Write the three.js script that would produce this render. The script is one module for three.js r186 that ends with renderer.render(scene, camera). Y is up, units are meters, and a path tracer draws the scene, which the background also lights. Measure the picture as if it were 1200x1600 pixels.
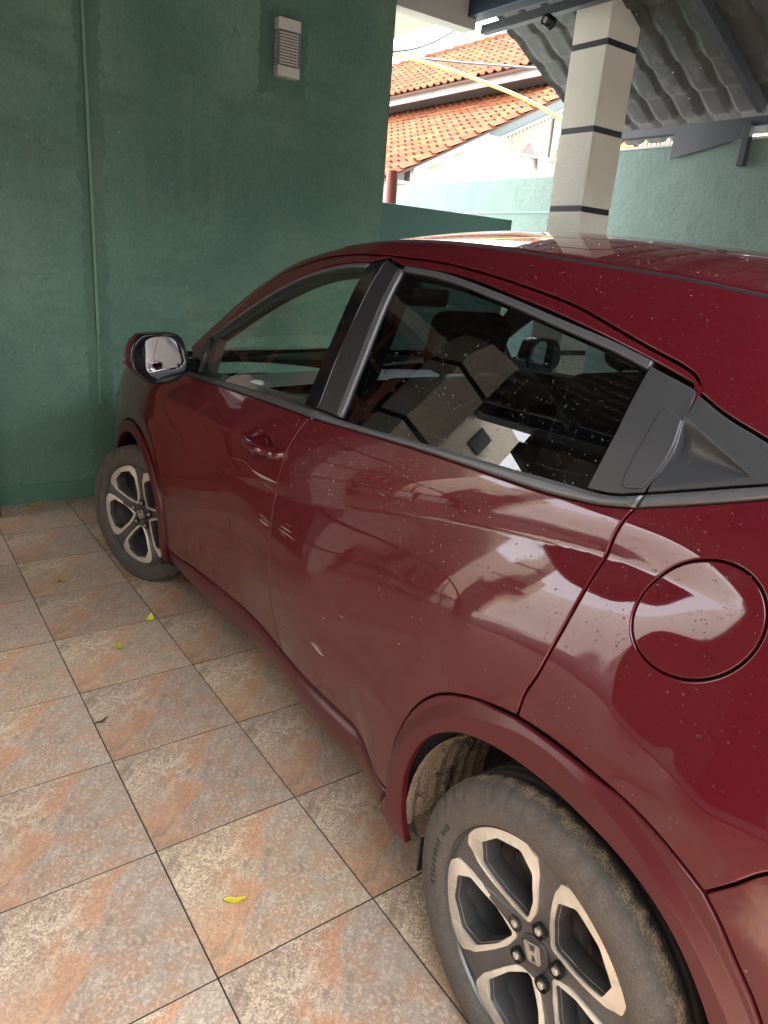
import * as THREE from 'three';
import { RoundedBoxGeometry } from 'three/addons/geometries/RoundedBoxGeometry.js';
import { mergeGeometries, mergeVertices, toCreasedNormals } from 'three/addons/utils/BufferGeometryUtils.js';
import { FontLoader } from 'three/addons/loaders/FontLoader.js';
import { TextGeometry } from 'three/addons/geometries/TextGeometry.js';

// ---------- camera, sky, sun, exposure ----------
const scene = new THREE.Scene();
const camera = new THREE.PerspectiveCamera(70.96, 3 / 4, .05, 400);
camera.position.set(-.458, 1.533, 4.044);
camera.rotation.set(-.33456, -.63259, .08131, 'YXZ');
scene.add(camera);
const renderer = new THREE.WebGLRenderer({ antialias: true });
renderer.toneMapping = THREE.LinearToneMapping;
renderer.toneMappingExposure = 8.9;
renderer.shadowMap.enabled = true;
const sunDir = new THREE.Vector3(.50, .84, .16).normalize();         // high, to the right
const sun = new THREE.DirectionalLight(new THREE.Color(1, .95, .88), 3.0);
sun.position.copy(sunDir).multiplyScalar(40); sun.castShadow = true; sun.shadow.radius = 4;
Object.assign(sun.shadow.camera, { left: -22, right: 22, top: 22, bottom: -22, near: 1, far: 90 });
scene.add(sun);
{ // a bright hazy sky: whitish all over, brighter round the sun
  const w = 256, h = 128, d = new Float32Array(w * h * 4), v = new THREE.Vector3();
  for (let y = 0; y < h; y++) for (let x = 0; x < w; x++) {
    const el = ((y + .5) / h - .5) * Math.PI, az = ((x + .5) / w - .5) * 2 * Math.PI, k = (y * w + x) * 4;
    v.set(Math.cos(el) * Math.cos(az), Math.sin(el), Math.cos(el) * Math.sin(az));
    const c = Math.max(0, v.dot(sunDir)), up = Math.max(0, Math.sin(el));
    const cloud = .5 + .5 * Math.sin(az * 3 + 4 * el + Math.sin(az * 7 + 9 * el)) * Math.sin(el * 9 + Math.sin(az * 5));
    const b = 1.05 + .5 * Math.pow(c, 6) + .10 * cloud - .15 * up;
    d[k] = b * .97; d[k + 1] = b; d[k + 2] = b * 1.05; d[k + 3] = 1;
  }
  const t = new THREE.DataTexture(d, w, h, THREE.RGBAFormat, THREE.FloatType);
  t.mapping = THREE.EquirectangularReflectionMapping; t.magFilter = THREE.LinearFilter; t.minFilter = THREE.LinearFilter; t.needsUpdate = true;
  scene.background = t; scene.environment = t; 
}
// ---------- helpers ----------
function rng(seed) { let a = seed >>> 0; return () => { a = a + 0x6D2B79F5 | 0; let t = Math.imul(a ^ a >>> 15, 1 | a); t = t + Math.imul(t ^ t >>> 7, 61 | t) ^ t; return ((t ^ t >>> 14) >>> 0) / 4294967296; }; }
const clamp = (x, a = 0, b = 1) => Math.min(b, Math.max(a, x));
function lattice(n, seed) { const r = rng(seed), a = new Float32Array(n * n); for (let i = 0; i < a.length; i++) a[i] = r(); return a; }
function noiseOf(n, seed) {                                           // a periodic value noise on [0,1)^2 with n cells a side
  const a = lattice(n, seed);
  return (u, v) => {
    let x = u * n, y = v * n; const i = Math.floor(x), j = Math.floor(y); x -= i; y -= j; x = x * x * (3 - 2 * x); y = y * y * (3 - 2 * y);
    const i0 = ((i % n) + n) % n, i1 = (i0 + 1) % n, j0 = ((j % n) + n) % n, j1 = (j0 + 1) % n;
    return (a[j0 * n + i0] * (1 - x) + a[j0 * n + i1] * x) * (1 - y) + (a[j1 * n + i0] * (1 - x) + a[j1 * n + i1] * x) * y;
  };
}
function fbm(n, seed, oct = 4, gain = .5) { const f = []; for (let o = 0; o < oct; o++) f.push(noiseOf(n << o, seed + o * 17)); return (u, v) => { let s = 0, a = 1, t = 0; for (const q of f) { s += a * q(u, v); t += a; a *= gain; } return s / t; }; }
const toS = c => c <= .0031308 ? 12.92 * c : 1.055 * Math.pow(c, 1 / 2.4) - .055;
function colorMap(w, h, f, rx = 1, ry = 1) {                          // f(u, v) gives a linear colour
  const d = new Uint8Array(w * h * 4);
  for (let y = 0; y < h; y++) for (let x = 0; x < w; x++) { const c = f((x + .5) / w, (y + .5) / h), k = (y * w + x) * 4; for (let i = 0; i < 3; i++) d[k + i] = Math.round(255 * clamp(toS(clamp(c[i])))); d[k + 3] = 255; }
  return finish(new THREE.DataTexture(d, w, h), rx, ry, true);
}
function grayMap(w, h, f, rx = 1, ry = 1) {
  const d = new Uint8Array(w * h * 4);
  for (let y = 0; y < h; y++) for (let x = 0; x < w; x++) { const c = Math.round(255 * clamp(f((x + .5) / w, (y + .5) / h))), k = (y * w + x) * 4; d[k] = d[k + 1] = d[k + 2] = c; d[k + 3] = 255; }
  return finish(new THREE.DataTexture(d, w, h), rx, ry, false);
}
function finish(t, rx, ry, srgb) { t.wrapS = t.wrapT = THREE.RepeatWrapping; t.repeat.set(rx, ry); t.magFilter = THREE.LinearFilter; t.minFilter = THREE.LinearMipmapLinearFilter; t.generateMipmaps = true; if (srgb) t.colorSpace = THREE.SRGBColorSpace; t.needsUpdate = true; return t; }
const C3 = (r, g, b) => new THREE.Color().setRGB(r, g, b);
function mat(r, g, b, rough = .6, more = {}) { return new THREE.MeshPhysicalMaterial({ color: C3(r, g, b), roughness: rough, metalness: 0, side: THREE.DoubleSide, ...more }); }
const taken = {};
function numbered(n) { const k = taken[n] = (taken[n] ?? -1) + 1; return k ? n + '_' + String(k).padStart(3, '0') : n; }
function shade(m) { m.castShadow = m.receiveShadow = true; return m; }
function obj(name, geo, m, parent) { const g = Array.isArray(geo) ? join(geo) : geo, o = shade(new THREE.Mesh(g, m)); o.name = parent ? name : numbered(name); (parent ?? scene).add(o); return o; }
function join(list) { return mergeGeometries(list.map(g => { const q = g.index ? g.toNonIndexed() : g; for (const k of Object.keys(q.attributes)) if (!['position', 'normal', 'uv'].includes(k)) q.deleteAttribute(k); if (!q.attributes.uv) q.setAttribute('uv', new THREE.BufferAttribute(new Float32Array(q.attributes.position.count * 2), 2)); return q; })); }
function thing(name, label, category, [x, y, z] = [0, 0, 0], turn = 0, group) { const o = new THREE.Group(); o.name = numbered(name); o.position.set(x, y, z); o.rotation.y = turn; o.userData = { label, category }; if (group) o.userData.group = group; scene.add(o); return o; }
function tag(o, label, category, group) { Object.assign(o.userData, { label, category }); if (group) o.userData.group = group; return o; }
function struct(o) { o.userData.kind = 'structure'; return o; }
function bx(x0, y0, z0, x1, y1, z1, r = 0) {                          // a box between two corners, uv in metres
  const w = x1 - x0, h = y1 - y0, d = z1 - z0, g = r ? new RoundedBoxGeometry(w, h, d, 2, r) : new THREE.BoxGeometry(w, h, d);
  g.translate((x0 + x1) / 2, (y0 + y1) / 2, (z0 + z1) / 2); return boxUV(g);
}
function boxUV(g, s = 1) {
  if (g.index) g = g.toNonIndexed();
  const p = g.attributes.position, n = g.attributes.normal, uv = new Float32Array(p.count * 2);
  for (let i = 0; i < p.count; i++) { const a = Math.abs(n.getX(i)), b = Math.abs(n.getY(i)), c = Math.abs(n.getZ(i)), x = p.getX(i), y = p.getY(i), z = p.getZ(i); uv[2 * i] = (b >= a && b >= c ? x : a >= c ? z : x) * s; uv[2 * i + 1] = (b >= a && b >= c ? z : y) * s; }
  g.setAttribute('uv', new THREE.BufferAttribute(uv, 2)); return g;
}
function bar(a, b, w, h = w, r = 0) {                                 // a straight bar between two points
  const A = new THREE.Vector3(...a), B = new THREE.Vector3(...b), L = A.distanceTo(B), g = boxUV(r ? new RoundedBoxGeometry(w, h, L, 2, r) : new THREE.BoxGeometry(w, h, L));
  const o = new THREE.Object3D(); o.position.copy(A.add(B).multiplyScalar(.5)); o.lookAt(B.clone()); o.updateMatrix(); const m = new THREE.Matrix4();
  const d = new THREE.Vector3(b[0] - a[0], b[1] - a[1], b[2] - a[2]).normalize(), up = Math.abs(d.y) > .99 ? new THREE.Vector3(1, 0, 0) : new THREE.Vector3(0, 1, 0), s = new THREE.Vector3().crossVectors(up, d).normalize(), u = new THREE.Vector3().crossVectors(d, s);
  m.makeBasis(s, u, d).setPosition(o.position); g.applyMatrix4(m); return g;
}
function tube(pts, r, seg = 40, rs = 8) { return new THREE.TubeGeometry(new THREE.CatmullRomCurve3(pts.map(p => new THREE.Vector3(...p))), seg, r, rs); }
function prism(poly, a0, a1, axis = 'z', bevel = 0) {                 // an outline given in two axes, drawn out along the third
  const s = new THREE.Shape(poly.map(p => new THREE.Vector2(p[0], p[1])));
  const g = new THREE.ExtrudeGeometry(s, { depth: a1 - a0 - 2 * bevel, bevelEnabled: bevel > 0, bevelSize: bevel, bevelThickness: bevel, bevelOffset: -bevel, bevelSegments: 2, curveSegments: 8 });
  g.translate(0, 0, a0 + bevel);
  if (axis === 'x') g.applyMatrix4(new THREE.Matrix4().set(0, 0, 1, 0, 0, 1, 0, 0, -1, 0, 0, 0, 0, 0, 0, 1));   // outline in (-z, y)
  if (axis === 'y') g.rotateX(Math.PI / 2);                           // outline in (x, z), downwards
  return boxUV(g);
}
// ---------- the car's side as a smooth surface: half width as a function of z (metres behind the rear axle) and height ----------
const S = (a, b, x) => { const t = Math.min(1, Math.max(0, (x - a) / (b - a))); return t * t * (3 - 2 * t); };
const mix = (a, b, t) => a + (b - a) * t;
function spline(xs, ys) {                                             // natural cubic spline, straight beyond its ends
  const n = xs.length, m = new Array(n).fill(0), u = new Array(n).fill(0);
  for (let i = 1; i < n - 1; i++) {
    const s = (xs[i] - xs[i - 1]) / (xs[i + 1] - xs[i - 1]), p = s * m[i - 1] + 2; m[i] = (s - 1) / p;
    const d = (ys[i + 1] - ys[i]) / (xs[i + 1] - xs[i]) - (ys[i] - ys[i - 1]) / (xs[i] - xs[i - 1]);
    u[i] = (6 * d / (xs[i + 1] - xs[i - 1]) - s * u[i - 1]) / p;
  }
  for (let i = n - 2; i >= 0; i--) m[i] = m[i] * m[i + 1] + u[i];
  const f = x => {
    let i = 0; while (i < n - 2 && x > xs[i + 1]) i++;
    const h = xs[i + 1] - xs[i], a = (xs[i + 1] - x) / h, b = (x - xs[i]) / h;
    return a * ys[i] + b * ys[i + 1] + ((a * a * a - a) * m[i] + (b * b * b - b) * m[i + 1]) * h * h / 6;
  };
  const e = 1e-3, lo = xs[0], hi = xs[n - 1], kl = (f(lo + e) - f(lo)) / e, kh = (f(hi) - f(hi - e)) / e;
  return x => x < lo ? f(lo) + kl * (x - lo) : x > hi ? f(hi) + kh * (x - hi) : f(x);
}
const D2R = Math.PI / 180;
const beltH = spline([-3.4, -2.6, -1.95, -1.07, -.5, -.12, .05, .3, .7], [.93, 1.03, 1.075, 1.112, 1.156, 1.188, 1.215, 1.28, 1.36]);
const beltW = spline([-3.45, -3.15, -2.7, -2.3, -1.9, -1.1, -.5, 0, .4, .7, .86], [.50, .72, .805, .812, .806, .802, .790, .776, .735, .665, .55]);
const shoulderH = spline([-2.3, -1.95, -1.6, -1.35, -1.1, -.8, -.5, -.13, .2, .5, .9], [1.16, 1.31, 1.455, 1.505, 1.522, 1.512, 1.482, 1.415, 1.37, 1.345, 1.34]);
const creaseH = spline([-2.2, -1.2, -.904, -.6, -.289, -.1, .2, .9], [.83, .865, .925, 1.00, 1.071, 1.105, 1.13, 1.14]);
function tilt(z, h) {                                                 // how far the surface faces up, in degrees
  const hb = beltH(z);
  const q = S(-.1, .25, z), fr = S(-2.0, -2.6, z), r = Math.hypot(z, h - .33), rf = Math.hypot(z + 2.61, h - .33);
  const u = h - shoulderH(z);
  const k = 1 + 1.5 * S(-.45, .15, z), up = 24 + 9 * S(-.14, 0, u) + 22 * S(-.01, .09 * k, u) + 18 * S(.08 * k, .2 * k, u);
  const v = hb - h, vc = hb - creaseH(z), V = Math.max(vc, .09);
  const amp = (19.5 * S(-1.5, -.85, z) + 6.5 * S(-.7, -.25, z)) * (1 - S(.05, .35, z));
  const above = mix(24, -1.5, S(0, V, v)), below = 3 * (1 - S(0, .3, v - vc)) + amp * (1 - S(0, .30, v - vc)) - 1;
  const door = mix(above, below, S(-.007, .007, v - vc));
  const quarter = mix(27, 17, S(0, .2, v)) - 16 * S(.25, .6, v);
  const fender = mix(30, 6, S(0, .16, v)) - 6 * S(.2, .4, v);
  let t = mix(mix(door, quarter, q), fender, fr);
  t -= 12 * S(.70, .48, h) * S(-2.1, -1.1, z) * (1 - S(-.72, -.5, z)) + 12 * S(.36, .28, h);
  const rc = .492 + .08 * S(-.05, .3, z), soft = mix(.035, .010, S(-.12, .06, z));
  t = mix(t, -3, (1 - S(rc - soft, rc + soft, r)) * S(.28, .36, h) * S(-.6, -.3, z));
  t = mix(t, -1, (1 - S(.47, .53, rf)) * S(.28, .36, h));
  return mix(t, up, S(-.012, .012, h - hb));
}
const Z0 = -3.5, Z1 = .92, H0 = .12, H1 = 1.68, DZ = .01, DH = .002, NZ = Math.round((Z1 - Z0) / DZ) + 1, NH = Math.round((H1 - H0) / DH) + 1;
const sideTable = new Float64Array(NZ * NH);
for (let i = 0; i < NZ; i++) {
  const z = Z0 + i * DZ, hb = beltH(z), j0 = Math.round((hb - H0) / DH), w0 = beltW(z) - (H0 + j0 * DH - hb) * Math.tan(24 * D2R);
  sideTable[i * NH + j0] = w0;
  for (let j = j0 + 1, w = w0; j < NH; j++) sideTable[i * NH + j] = w -= DH * Math.tan(tilt(z, H0 + (j - .5) * DH) * D2R);
  for (let j = j0 - 1, w = w0; j >= 0; j--) sideTable[i * NH + j] = w += DH * Math.tan(tilt(z, H0 + (j + .5) * DH) * D2R);
}
{ // even out the steps between neighbouring stations
  const b = new Float64Array(NZ * NH);
  for (let pass = 0; pass < 3; pass++) {
    for (let i = 0; i < NZ; i++) for (let j = 0; j < NH; j++) {
      const a = Math.max(0, i - 1), c = Math.min(NZ - 1, i + 1);
      b[i * NH + j] = (sideTable[a * NH + j] + 2 * sideTable[i * NH + j] + sideTable[c * NH + j]) / 4;
    }
    sideTable.set(b);
  }
}
const cr = (a, b, c, d, t) => b + .5 * t * (c - a + t * (2 * a - 5 * b + 4 * c - d + t * (3 * (b - c) + d - a)));
function sideW(z, h) {                                                // half width there
  const x = Math.min(NZ - 3.001, Math.max(1, (z - Z0) / DZ)), y = Math.min(NH - 3.001, Math.max(1, (h - H0) / DH));
  const i = Math.floor(x), j = Math.floor(y), s = x - i, t = y - j, r = [];
  for (let k = -1; k < 3; k++) { const o = (i + k) * NH + j; r.push(cr(sideTable[o - 1], sideTable[o], sideTable[o + 1], sideTable[o + 2], t)); }
  return cr(r[0], r[1], r[2], r[3], s);
}
// ---------- ground and tiled floor ----------
const STEP = .4166, STEPZ = .4197, WALLZ = -.49;
const n140 = noiseOf(170, 15), n8 = fbm(8, 3, 5), n32 = fbm(32, 9, 4), n64 = noiseOf(96, 12), n4 = fbm(4, 21, 4), fine = noiseOf(256, 5), n16 = fbm(16, 33, 4, .6);
const mixc = (a, b, t) => [a[0] + (b[0] - a[0]) * t, a[1] + (b[1] - a[1]) * t, a[2] + (b[2] - a[2]) * t];
function slate(u, v) {                                                // the print on a tile, (0, 0) at its far left corner: [colour, height]
  const wob = (n8(u, v) - .5) * .5 + (n4(u * .9 + .3, v * .8) - .5) * .3;
  const al = (u - v) * .7071, ac = (u + v) * .7071;                   // along and across the grain, which runs from far right to near left
  const streak = n16(ac * 1.4 + .06 * (n8(v, u) - .5), al * .28 + .3), streak2 = n32(ac * 1.2 + .03 * n8(u, v), al * .22 + .1);
  const s = (u - .46) * .78 + (v - .46) * .50 + wob * .42;            // across the slanting vein: cream side below 0, grey side above
  let c = mixc([.53, .42, .32], [.45, .335, .25], S(.28, .72, streak));
  c = mixc(c, [.40, .315, .255], S(.55, .72, streak2) * .55);
  const topBand = 1 - S(.22, .62, v + (n8(u + .4, v) - .5) * .45 + .15 * (u - .5)), sp = S(.52, .62, n140(v, u) * .40 + n64(u, v) * .38 + n16(u, v) * .30 - .035);
  c = mixc(c, [.64, .54, .42], (.35 + .65 * topBand) * S(.40, .62, n16(v, u) * .5 + n64(v, u) * .25 + n140(u, v) * .25) * .8);
  c = mixc(c, [.27, .205, .16], sp * (.32 + .45 * topBand) * (1 - S(-.05, .2, s)));
  c = mixc(c, [.49, .275, .175], S(-.19, -.03, s + .16 * (streak - .5)) * (1 - S(.02, .055, s + .03 * (n64(u, v) - .5))) * S(.25, .55, n8(u + .7, v + .1)) * .85);
  c = mixc(c, [.47, .285, .185], S(.40, .60, n4(u + .15, v + .55)) * S(.30, .85, v) * (1 - S(-.05, .12, s)) * .75);
  const g = S(.015, .065, s + .03 * (n64(u, v) - .5));
  c = mixc(c, mixc([.315, .262, .215], [.43, .355, .295], streak), g * .9);
  c = mixc(c, [.43, .27, .18], S(.50, .64, n8(u * .8 + .1, v + .9)) * g * .6); c = mixc(c, [.24, .195, .16], S(.56, .70, n4(v * 1.1 + .3, u * .9 + .2) * .6 + streak2 * .4) * .55);
  c = mixc(c, [.58, .49, .41], S(.54, .66, n64(u * .7, v * .7) * .5 + streak2 * .5) * g * .5);
  const k = .76 + .36 * fine(u, v) + .26 * (n64(v, u) - .5);
  const h = .45 + .30 * (n16(u, v) - .5) + .25 * (n32(u, v) - .5) + .25 * (streak - .5) + .12 * (fine(u, v) - .5) - .10 * g + .1 * S(.02, .05, s) * (1 - S(.05, .09, s));
  return [[c[0] * k * 1.22, c[1] * k * 1.175, c[2] * k * 1.10], h];
}
const tileColor = colorMap(1024, 1024, (u, v) => slate(u, v)[0]), tileBump = grayMap(1024, 1024, (u, v) => slate(u, v)[1]);
const tileMats = [1, .94, 1.04, .9].map((k, i) => mat(k, k * (1 - .01 * (i % 2)), k * (1 - .02 * (i % 3)), .40, { map: tileColor, bumpMap: tileBump, bumpScale: .0020, specularIntensity: .9, vertexColors: true }));
const farTileColor = tileColor;
function tileGeo(w, d) {                                              // a slab with a small bevel, its top at 0
  const b = .0009, t = .009, x = w / 2 - .0015, z = d / 2 - .0015, P = [], U = [], K = [];
  const q = (a, b2, c, e) => { for (const p of [a, b2, c, a, c, e]) { P.push(...p); U.push(p[0] / w + .5, p[2] / d + .5); const k = p[1] < 0 ? .10 : 1; K.push(k, k, k); } };   // biscuit edges are stained dark by the grout
  const T = [[-x + b, 0, -z + b], [-x + b, 0, z - b], [x - b, 0, z - b], [x - b, 0, -z + b]], E = [[-x, -b, -z], [-x, -b, z], [x, -b, z], [x, -b, -z]], B = E.map(p => [p[0], -t, p[2]]);
  q(...T); for (let i = 0; i < 4; i++) { const j = (i + 1) % 4; q(T[i], E[i], E[j], T[j]); q(E[i], B[i], B[j], E[j]); }
  const g = new THREE.BufferGeometry(); g.setAttribute('position', new THREE.Float32BufferAttribute(P, 3)); g.setAttribute('uv', new THREE.Float32BufferAttribute(U, 2)); g.setAttribute('color', new THREE.Float32BufferAttribute(K, 3)); g.computeVertexNormals(); return g;
}
const floor = new THREE.Group(); floor.name = 'floor'; struct(floor); scene.add(floor);
obj('grout_bed', bx(-2.6, -.12, WALLZ, 4.6, -.0035, 5.3), mat(.030, .023, .018, .95), floor);
{
  const r = rng(4), whole = tileGeo(STEP, STEPZ), rest = [], strip = tileGeo(STEP, .07);
  for (let i = -1; i < 12; i++) for (let j = -6; j < 11; j++) {
    const x = (j + .5) * STEP, z = i < 0 ? -.035 - .42 + .42 - .0 : (i + .5) * STEPZ;
    const near = j >= -4 && j <= 5 && i <= 10 && !(i > 9 && j > 2);
    if (i < 0) { // the cut row along the wall
      const g = tileGeo(STEP, .486); const m = obj('tile', g, tileMats[(j + 8) % 4], floor); m.position.set(x, 0, -.2445); continue;
    }
    const y = (r() - .5) * .0006;
    if (near) { const m = obj('tile', whole, tileMats[Math.floor(r() * 4)], floor); m.position.set(x, y, z); m.rotation.set((r() - .5) * .002, 0, (r() - .5) * .002); }
    else { const g = whole.clone(); g.translate(x, y, z); rest.push(g); }
  }
  const m = obj('tile_field', rest, mat(1, 1, 1, .4, { map: tileColor, bumpMap: tileBump, bumpScale: .002 }), floor); m.userData.kind = 'stuff';
}
const concreteN = fbm(6, 71, 5);
const concreteTex = colorMap(512, 512, (u, v) => { const k = .30 + .14 * concreteN(u, v) + .05 * (fine(u, v) - .5); return [k, k * .97, k * .91]; });
const ground = obj('ground', (() => { const g = new THREE.PlaneGeometry(300, 300); g.rotateX(-Math.PI / 2); for (let i = 0; i < g.attributes.uv.count; i++) g.attributes.uv.setXY(i, g.attributes.uv.getX(i) * 100, g.attributes.uv.getY(i) * 100); return g; })(), mat(1, 1, 1, .9, { map: concreteTex }));
ground.position.y = -.03; struct(ground);

// ---------- green wall with its low extension ----------
const stuccoB = fbm(24, 41, 4, .62), stuccoF = noiseOf(128, 6);
const stuccoBump = grayMap(512, 512, (u, v) => { const a = stuccoB(u, v), b = stuccoF(u, v); return .5 + .8 * (a - .5) + .35 * (b - .5); }, 1.6, 1.6);
const wn = fbm(5, 55, 5), wn2 = fbm(20, 58, 3);
const noiseRun = noiseOf(70, 61);
const GX0 = .035, GX1 = 2.635, GH = 3.25;                             // the map spans the wall once: paint strokes round the batten and the louvre box sit where they are
const boxAt = [1.745, 1.935, 2.535, 2.85];
const greenTex = colorMap(1024, 1024, (u, v) => {
  const x = GX0 + u * (GX1 - GX0), y = v * GH, a = wn(u, v), b = wn2(u, v);
  let c = mixc([.038, .087, .066], [.070, .126, .094], clamp(a * 1.9 - .45));
  c = mixc(c, [.085, .125, .070], S(.5, .75, wn(u + .3, v * .6 + .2)) * .5);
  const seam = x - .672 + (2.68 - y) * .009, e = (wn2(u * 2, v * 5) - .5) * .05 + (b - .5) * .03;
  const edge = seam > 0 ? .078 : .055;
  if (Math.abs(seam) < edge + e) c = mixc(c, [.030, .070, .048], .75);
  const ex = (wn2(u * 3, v * 3) - .5) * .035, inside = (x > boxAt[0] - .075 + ex && x < boxAt[1] + .055 + ex && y > boxAt[2] - .09 + ex * .8 && y < boxAt[3] + .07 + ex);
  if (inside) c = mixc(c, [.030, .066, .052], .8);
  c = mixc(c, [.044, .086, .064], S(.55, .70, wn2(u * .35, v * 1.6 + .4)) * .7 + S(.60, .72, wn(u * 2.3 + .1, v * .5)) * .35);
  { const crack = Math.abs(wn(u * 1.7 + .2, v * 2.1 + .6) - .5); if (crack < .004 && wn2(u, v + .3) > .5) c = mixc(c, [.03, .06, .045], .6); const run = S(.66, .74, noiseRun(u, .3)) * S(.45, .7, wn(u + .6, v * .7)); c = mixc(c, [.11, .135, .105], run * .22); }
  if (n64(u * 3, v * 3) > .93 && wn2(v, u) > .5) c = mixc(c, [.15, .18, .15], .5);
  if (y < .56 + (wn2(u, .3) - .5) * .2 && wn2(u + .5, v) > .46) c = mixc(c, [.045, .096, .062], .5);
  const k = 1.95 + .42 * stuccoF(u * 1.7, v * 1.7); return [c[0] * k, c[1] * k, c[2] * k];
});
const green = mat(1, 1, 1, .62, { map: greenTex, bumpMap: stuccoBump, bumpScale: .0055 });
const greenPlain = mat(.09, .20, .145, .6, { bumpMap: stuccoBump, bumpScale: .004 });
const gw = thing('green_wall', 'tall dark green stucco wall in front of the parked car', 'wall');
{
  const g = new THREE.PlaneGeometry(GX1 - GX0, GH - .105); g.translate((GX0 + GX1) / 2, (GH + .105) / 2, WALLZ);
  for (let i = 0; i < g.attributes.uv.count; i++) g.attributes.uv.setXY(i, (g.attributes.position.getX(i) - GX0) / (GX1 - GX0), g.attributes.position.getY(i) / GH);
  obj('wall_face', g, green, gw);
  obj('wall_body', bx(GX0, 0, WALLZ - .17, GX1, GH, WALLZ - .004), greenPlain, gw);
  obj('skirting', bx(GX0, 0, WALLZ - .003, GX1, .112, WALLZ + .011, .003), mat(.085, .20, .135, .6, { bumpMap: stuccoBump, bumpScale: .003 }), gw);
  const batten = mat(.15, .30, .20, .5);
  obj('batten', [bar([.671, 3.25, WALLZ + .007], [.662, 1.0, WALLZ + .007], .024, .016, .003), bar([.662, .998, WALLZ + .005], [.652, .58, WALLZ + .005], .012, .010, .002)], batten, gw);
}
const low = thing('low_wall', 'low green wall running on from the right end of the tall wall', 'wall');
obj('wall_body', bx(GX1, 0, WALLZ - .17, 3.905, 1.925, WALLZ - .002, .006), mat(.085, .20, .175, .6, { bumpMap: stuccoBump, bumpScale: .004 }), low);

// the louvred box
const lb = thing('louvred_box', 'white louvred box fixed high on the green wall', 'vent', [1.84, 2.54, WALLZ]);
{
  const w = mat(.62, .61, .57, .55), W = .074, H = .305, D = .062, d = mat(.03, .035, .035, .8);
  obj('end_cap', bx(-W, 0, .001, W, .058, D, .003), w, lb); obj('end_cap', bx(-W, H - .062, .001, W, H, D, .003), w, lb);
  obj('core', bx(-W + .016, .058, .001, W - .016, H - .062, D - .016), d, lb);
  const fr = mat(.20, .22, .21, .6);
  for (const x of [-W, W - .010]) obj('corner_post', bx(x, .058, D - .011, x + .010, H - .062, D - .001), fr, lb);
  for (let i = 0; i < 11; i++) { const y = .066 + i * .0158; obj('slat', [bx(-W + .012, y, D - .015, W - .012, y + .0090, D - .0008, .001), bx(-W + .001, y, .006, -W + .015, y + .0085, D - .013), bx(W - .015, y, .006, W - .001, y + .0085, D - .013)], w, lb); }
}

// ---------- banded pillars ----------
const pillarTexN = fbm(8, 81, 5);
const pillarMat = mat(.70, .675, .58, .75, { bumpMap: stuccoBump, bumpScale: .003, map: colorMap(256, 256, (u, v) => { const k = .9 + .2 * pillarTexN(u, v); return [k, k, k * .985]; }) });
const bandMat = mat(.018, .022, .026, .6);
function pillar(label, x, z, top, group, w = .30, offs = 0) {
  const t = thing('banded_pillar', label, 'pillar', [x, 0, z], 0, group), levels = [0, .535, 1.005, 1.485 + 0, 1.975, 2.465, 2.965, 3.45].map(v => v + offs);
  for (let i = 0; i < levels.length - 1; i++) {
    const y0 = Math.max(0, levels[i] + (i ? .018 : 0)), y1 = Math.min(top, levels[i + 1] - .018); if (y1 <= y0) continue;
    obj('block', boxUV(new RoundedBoxGeometry(w, y1 - y0, w, 2, .006).translate(w / 2, (y0 + y1) / 2, -w / 2)), pillarMat, t);
    if (y1 < top - .02) obj('band', bx(.006, y1 - .002, -w + .006, w - .006, y1 + .038, -.006), bandMat, t);
  }
  return t;
}
pillar('grey and cream banded pillar behind the red car roof', 3.635, .442, 3.42);
pillar('banded pillar left of the frame, mirrored in the rear car window', -1.12, .50, 2.86);
pillar('banded pillar at the courtyard corner left of the frame', -2.95, -.05, 2.95, undefined, .28, -.1);

// ---------- boundary wall ----------
const BX = 4.6;
const bn = fbm(6, 91, 5), bnf = fbm(40, 95, 2);
const tealTex = colorMap(512, 512, (u, v) => { const k = .90 + .2 * bn(u, v), st = S(.58, .72, bnf(u * 1.5, v * .5)) * .05; return [(.150 - st * .3) * k, (.225 - st * .5) * k, (.195 - st * .4) * k]; });
const teal = mat(1, 1, 1, .7, { map: tealTex, bumpMap: stuccoBump, bumpScale: .005 });
const bw = thing('boundary_wall', 'pale teal boundary wall along the right side behind the pillar', 'wall');
obj('wall_body', bx(BX, -.1, -.42, BX + .16, 2.495, 9), teal, bw); obj('wall_body', bx(BX + .001, -.1, -14, BX + .159, 2.34, -.4215), teal, bw);
obj('coping', bx(BX - .012, 2.496, -.425, BX + .17, 2.512, 9), mat(.62, .60, .55, .8), bw);
obj('render_ledge', bx(BX - .008, 2.046, -14, BX + .002, 2.062, -.42), mat(.20, .33, .285, .7), bw);

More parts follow.
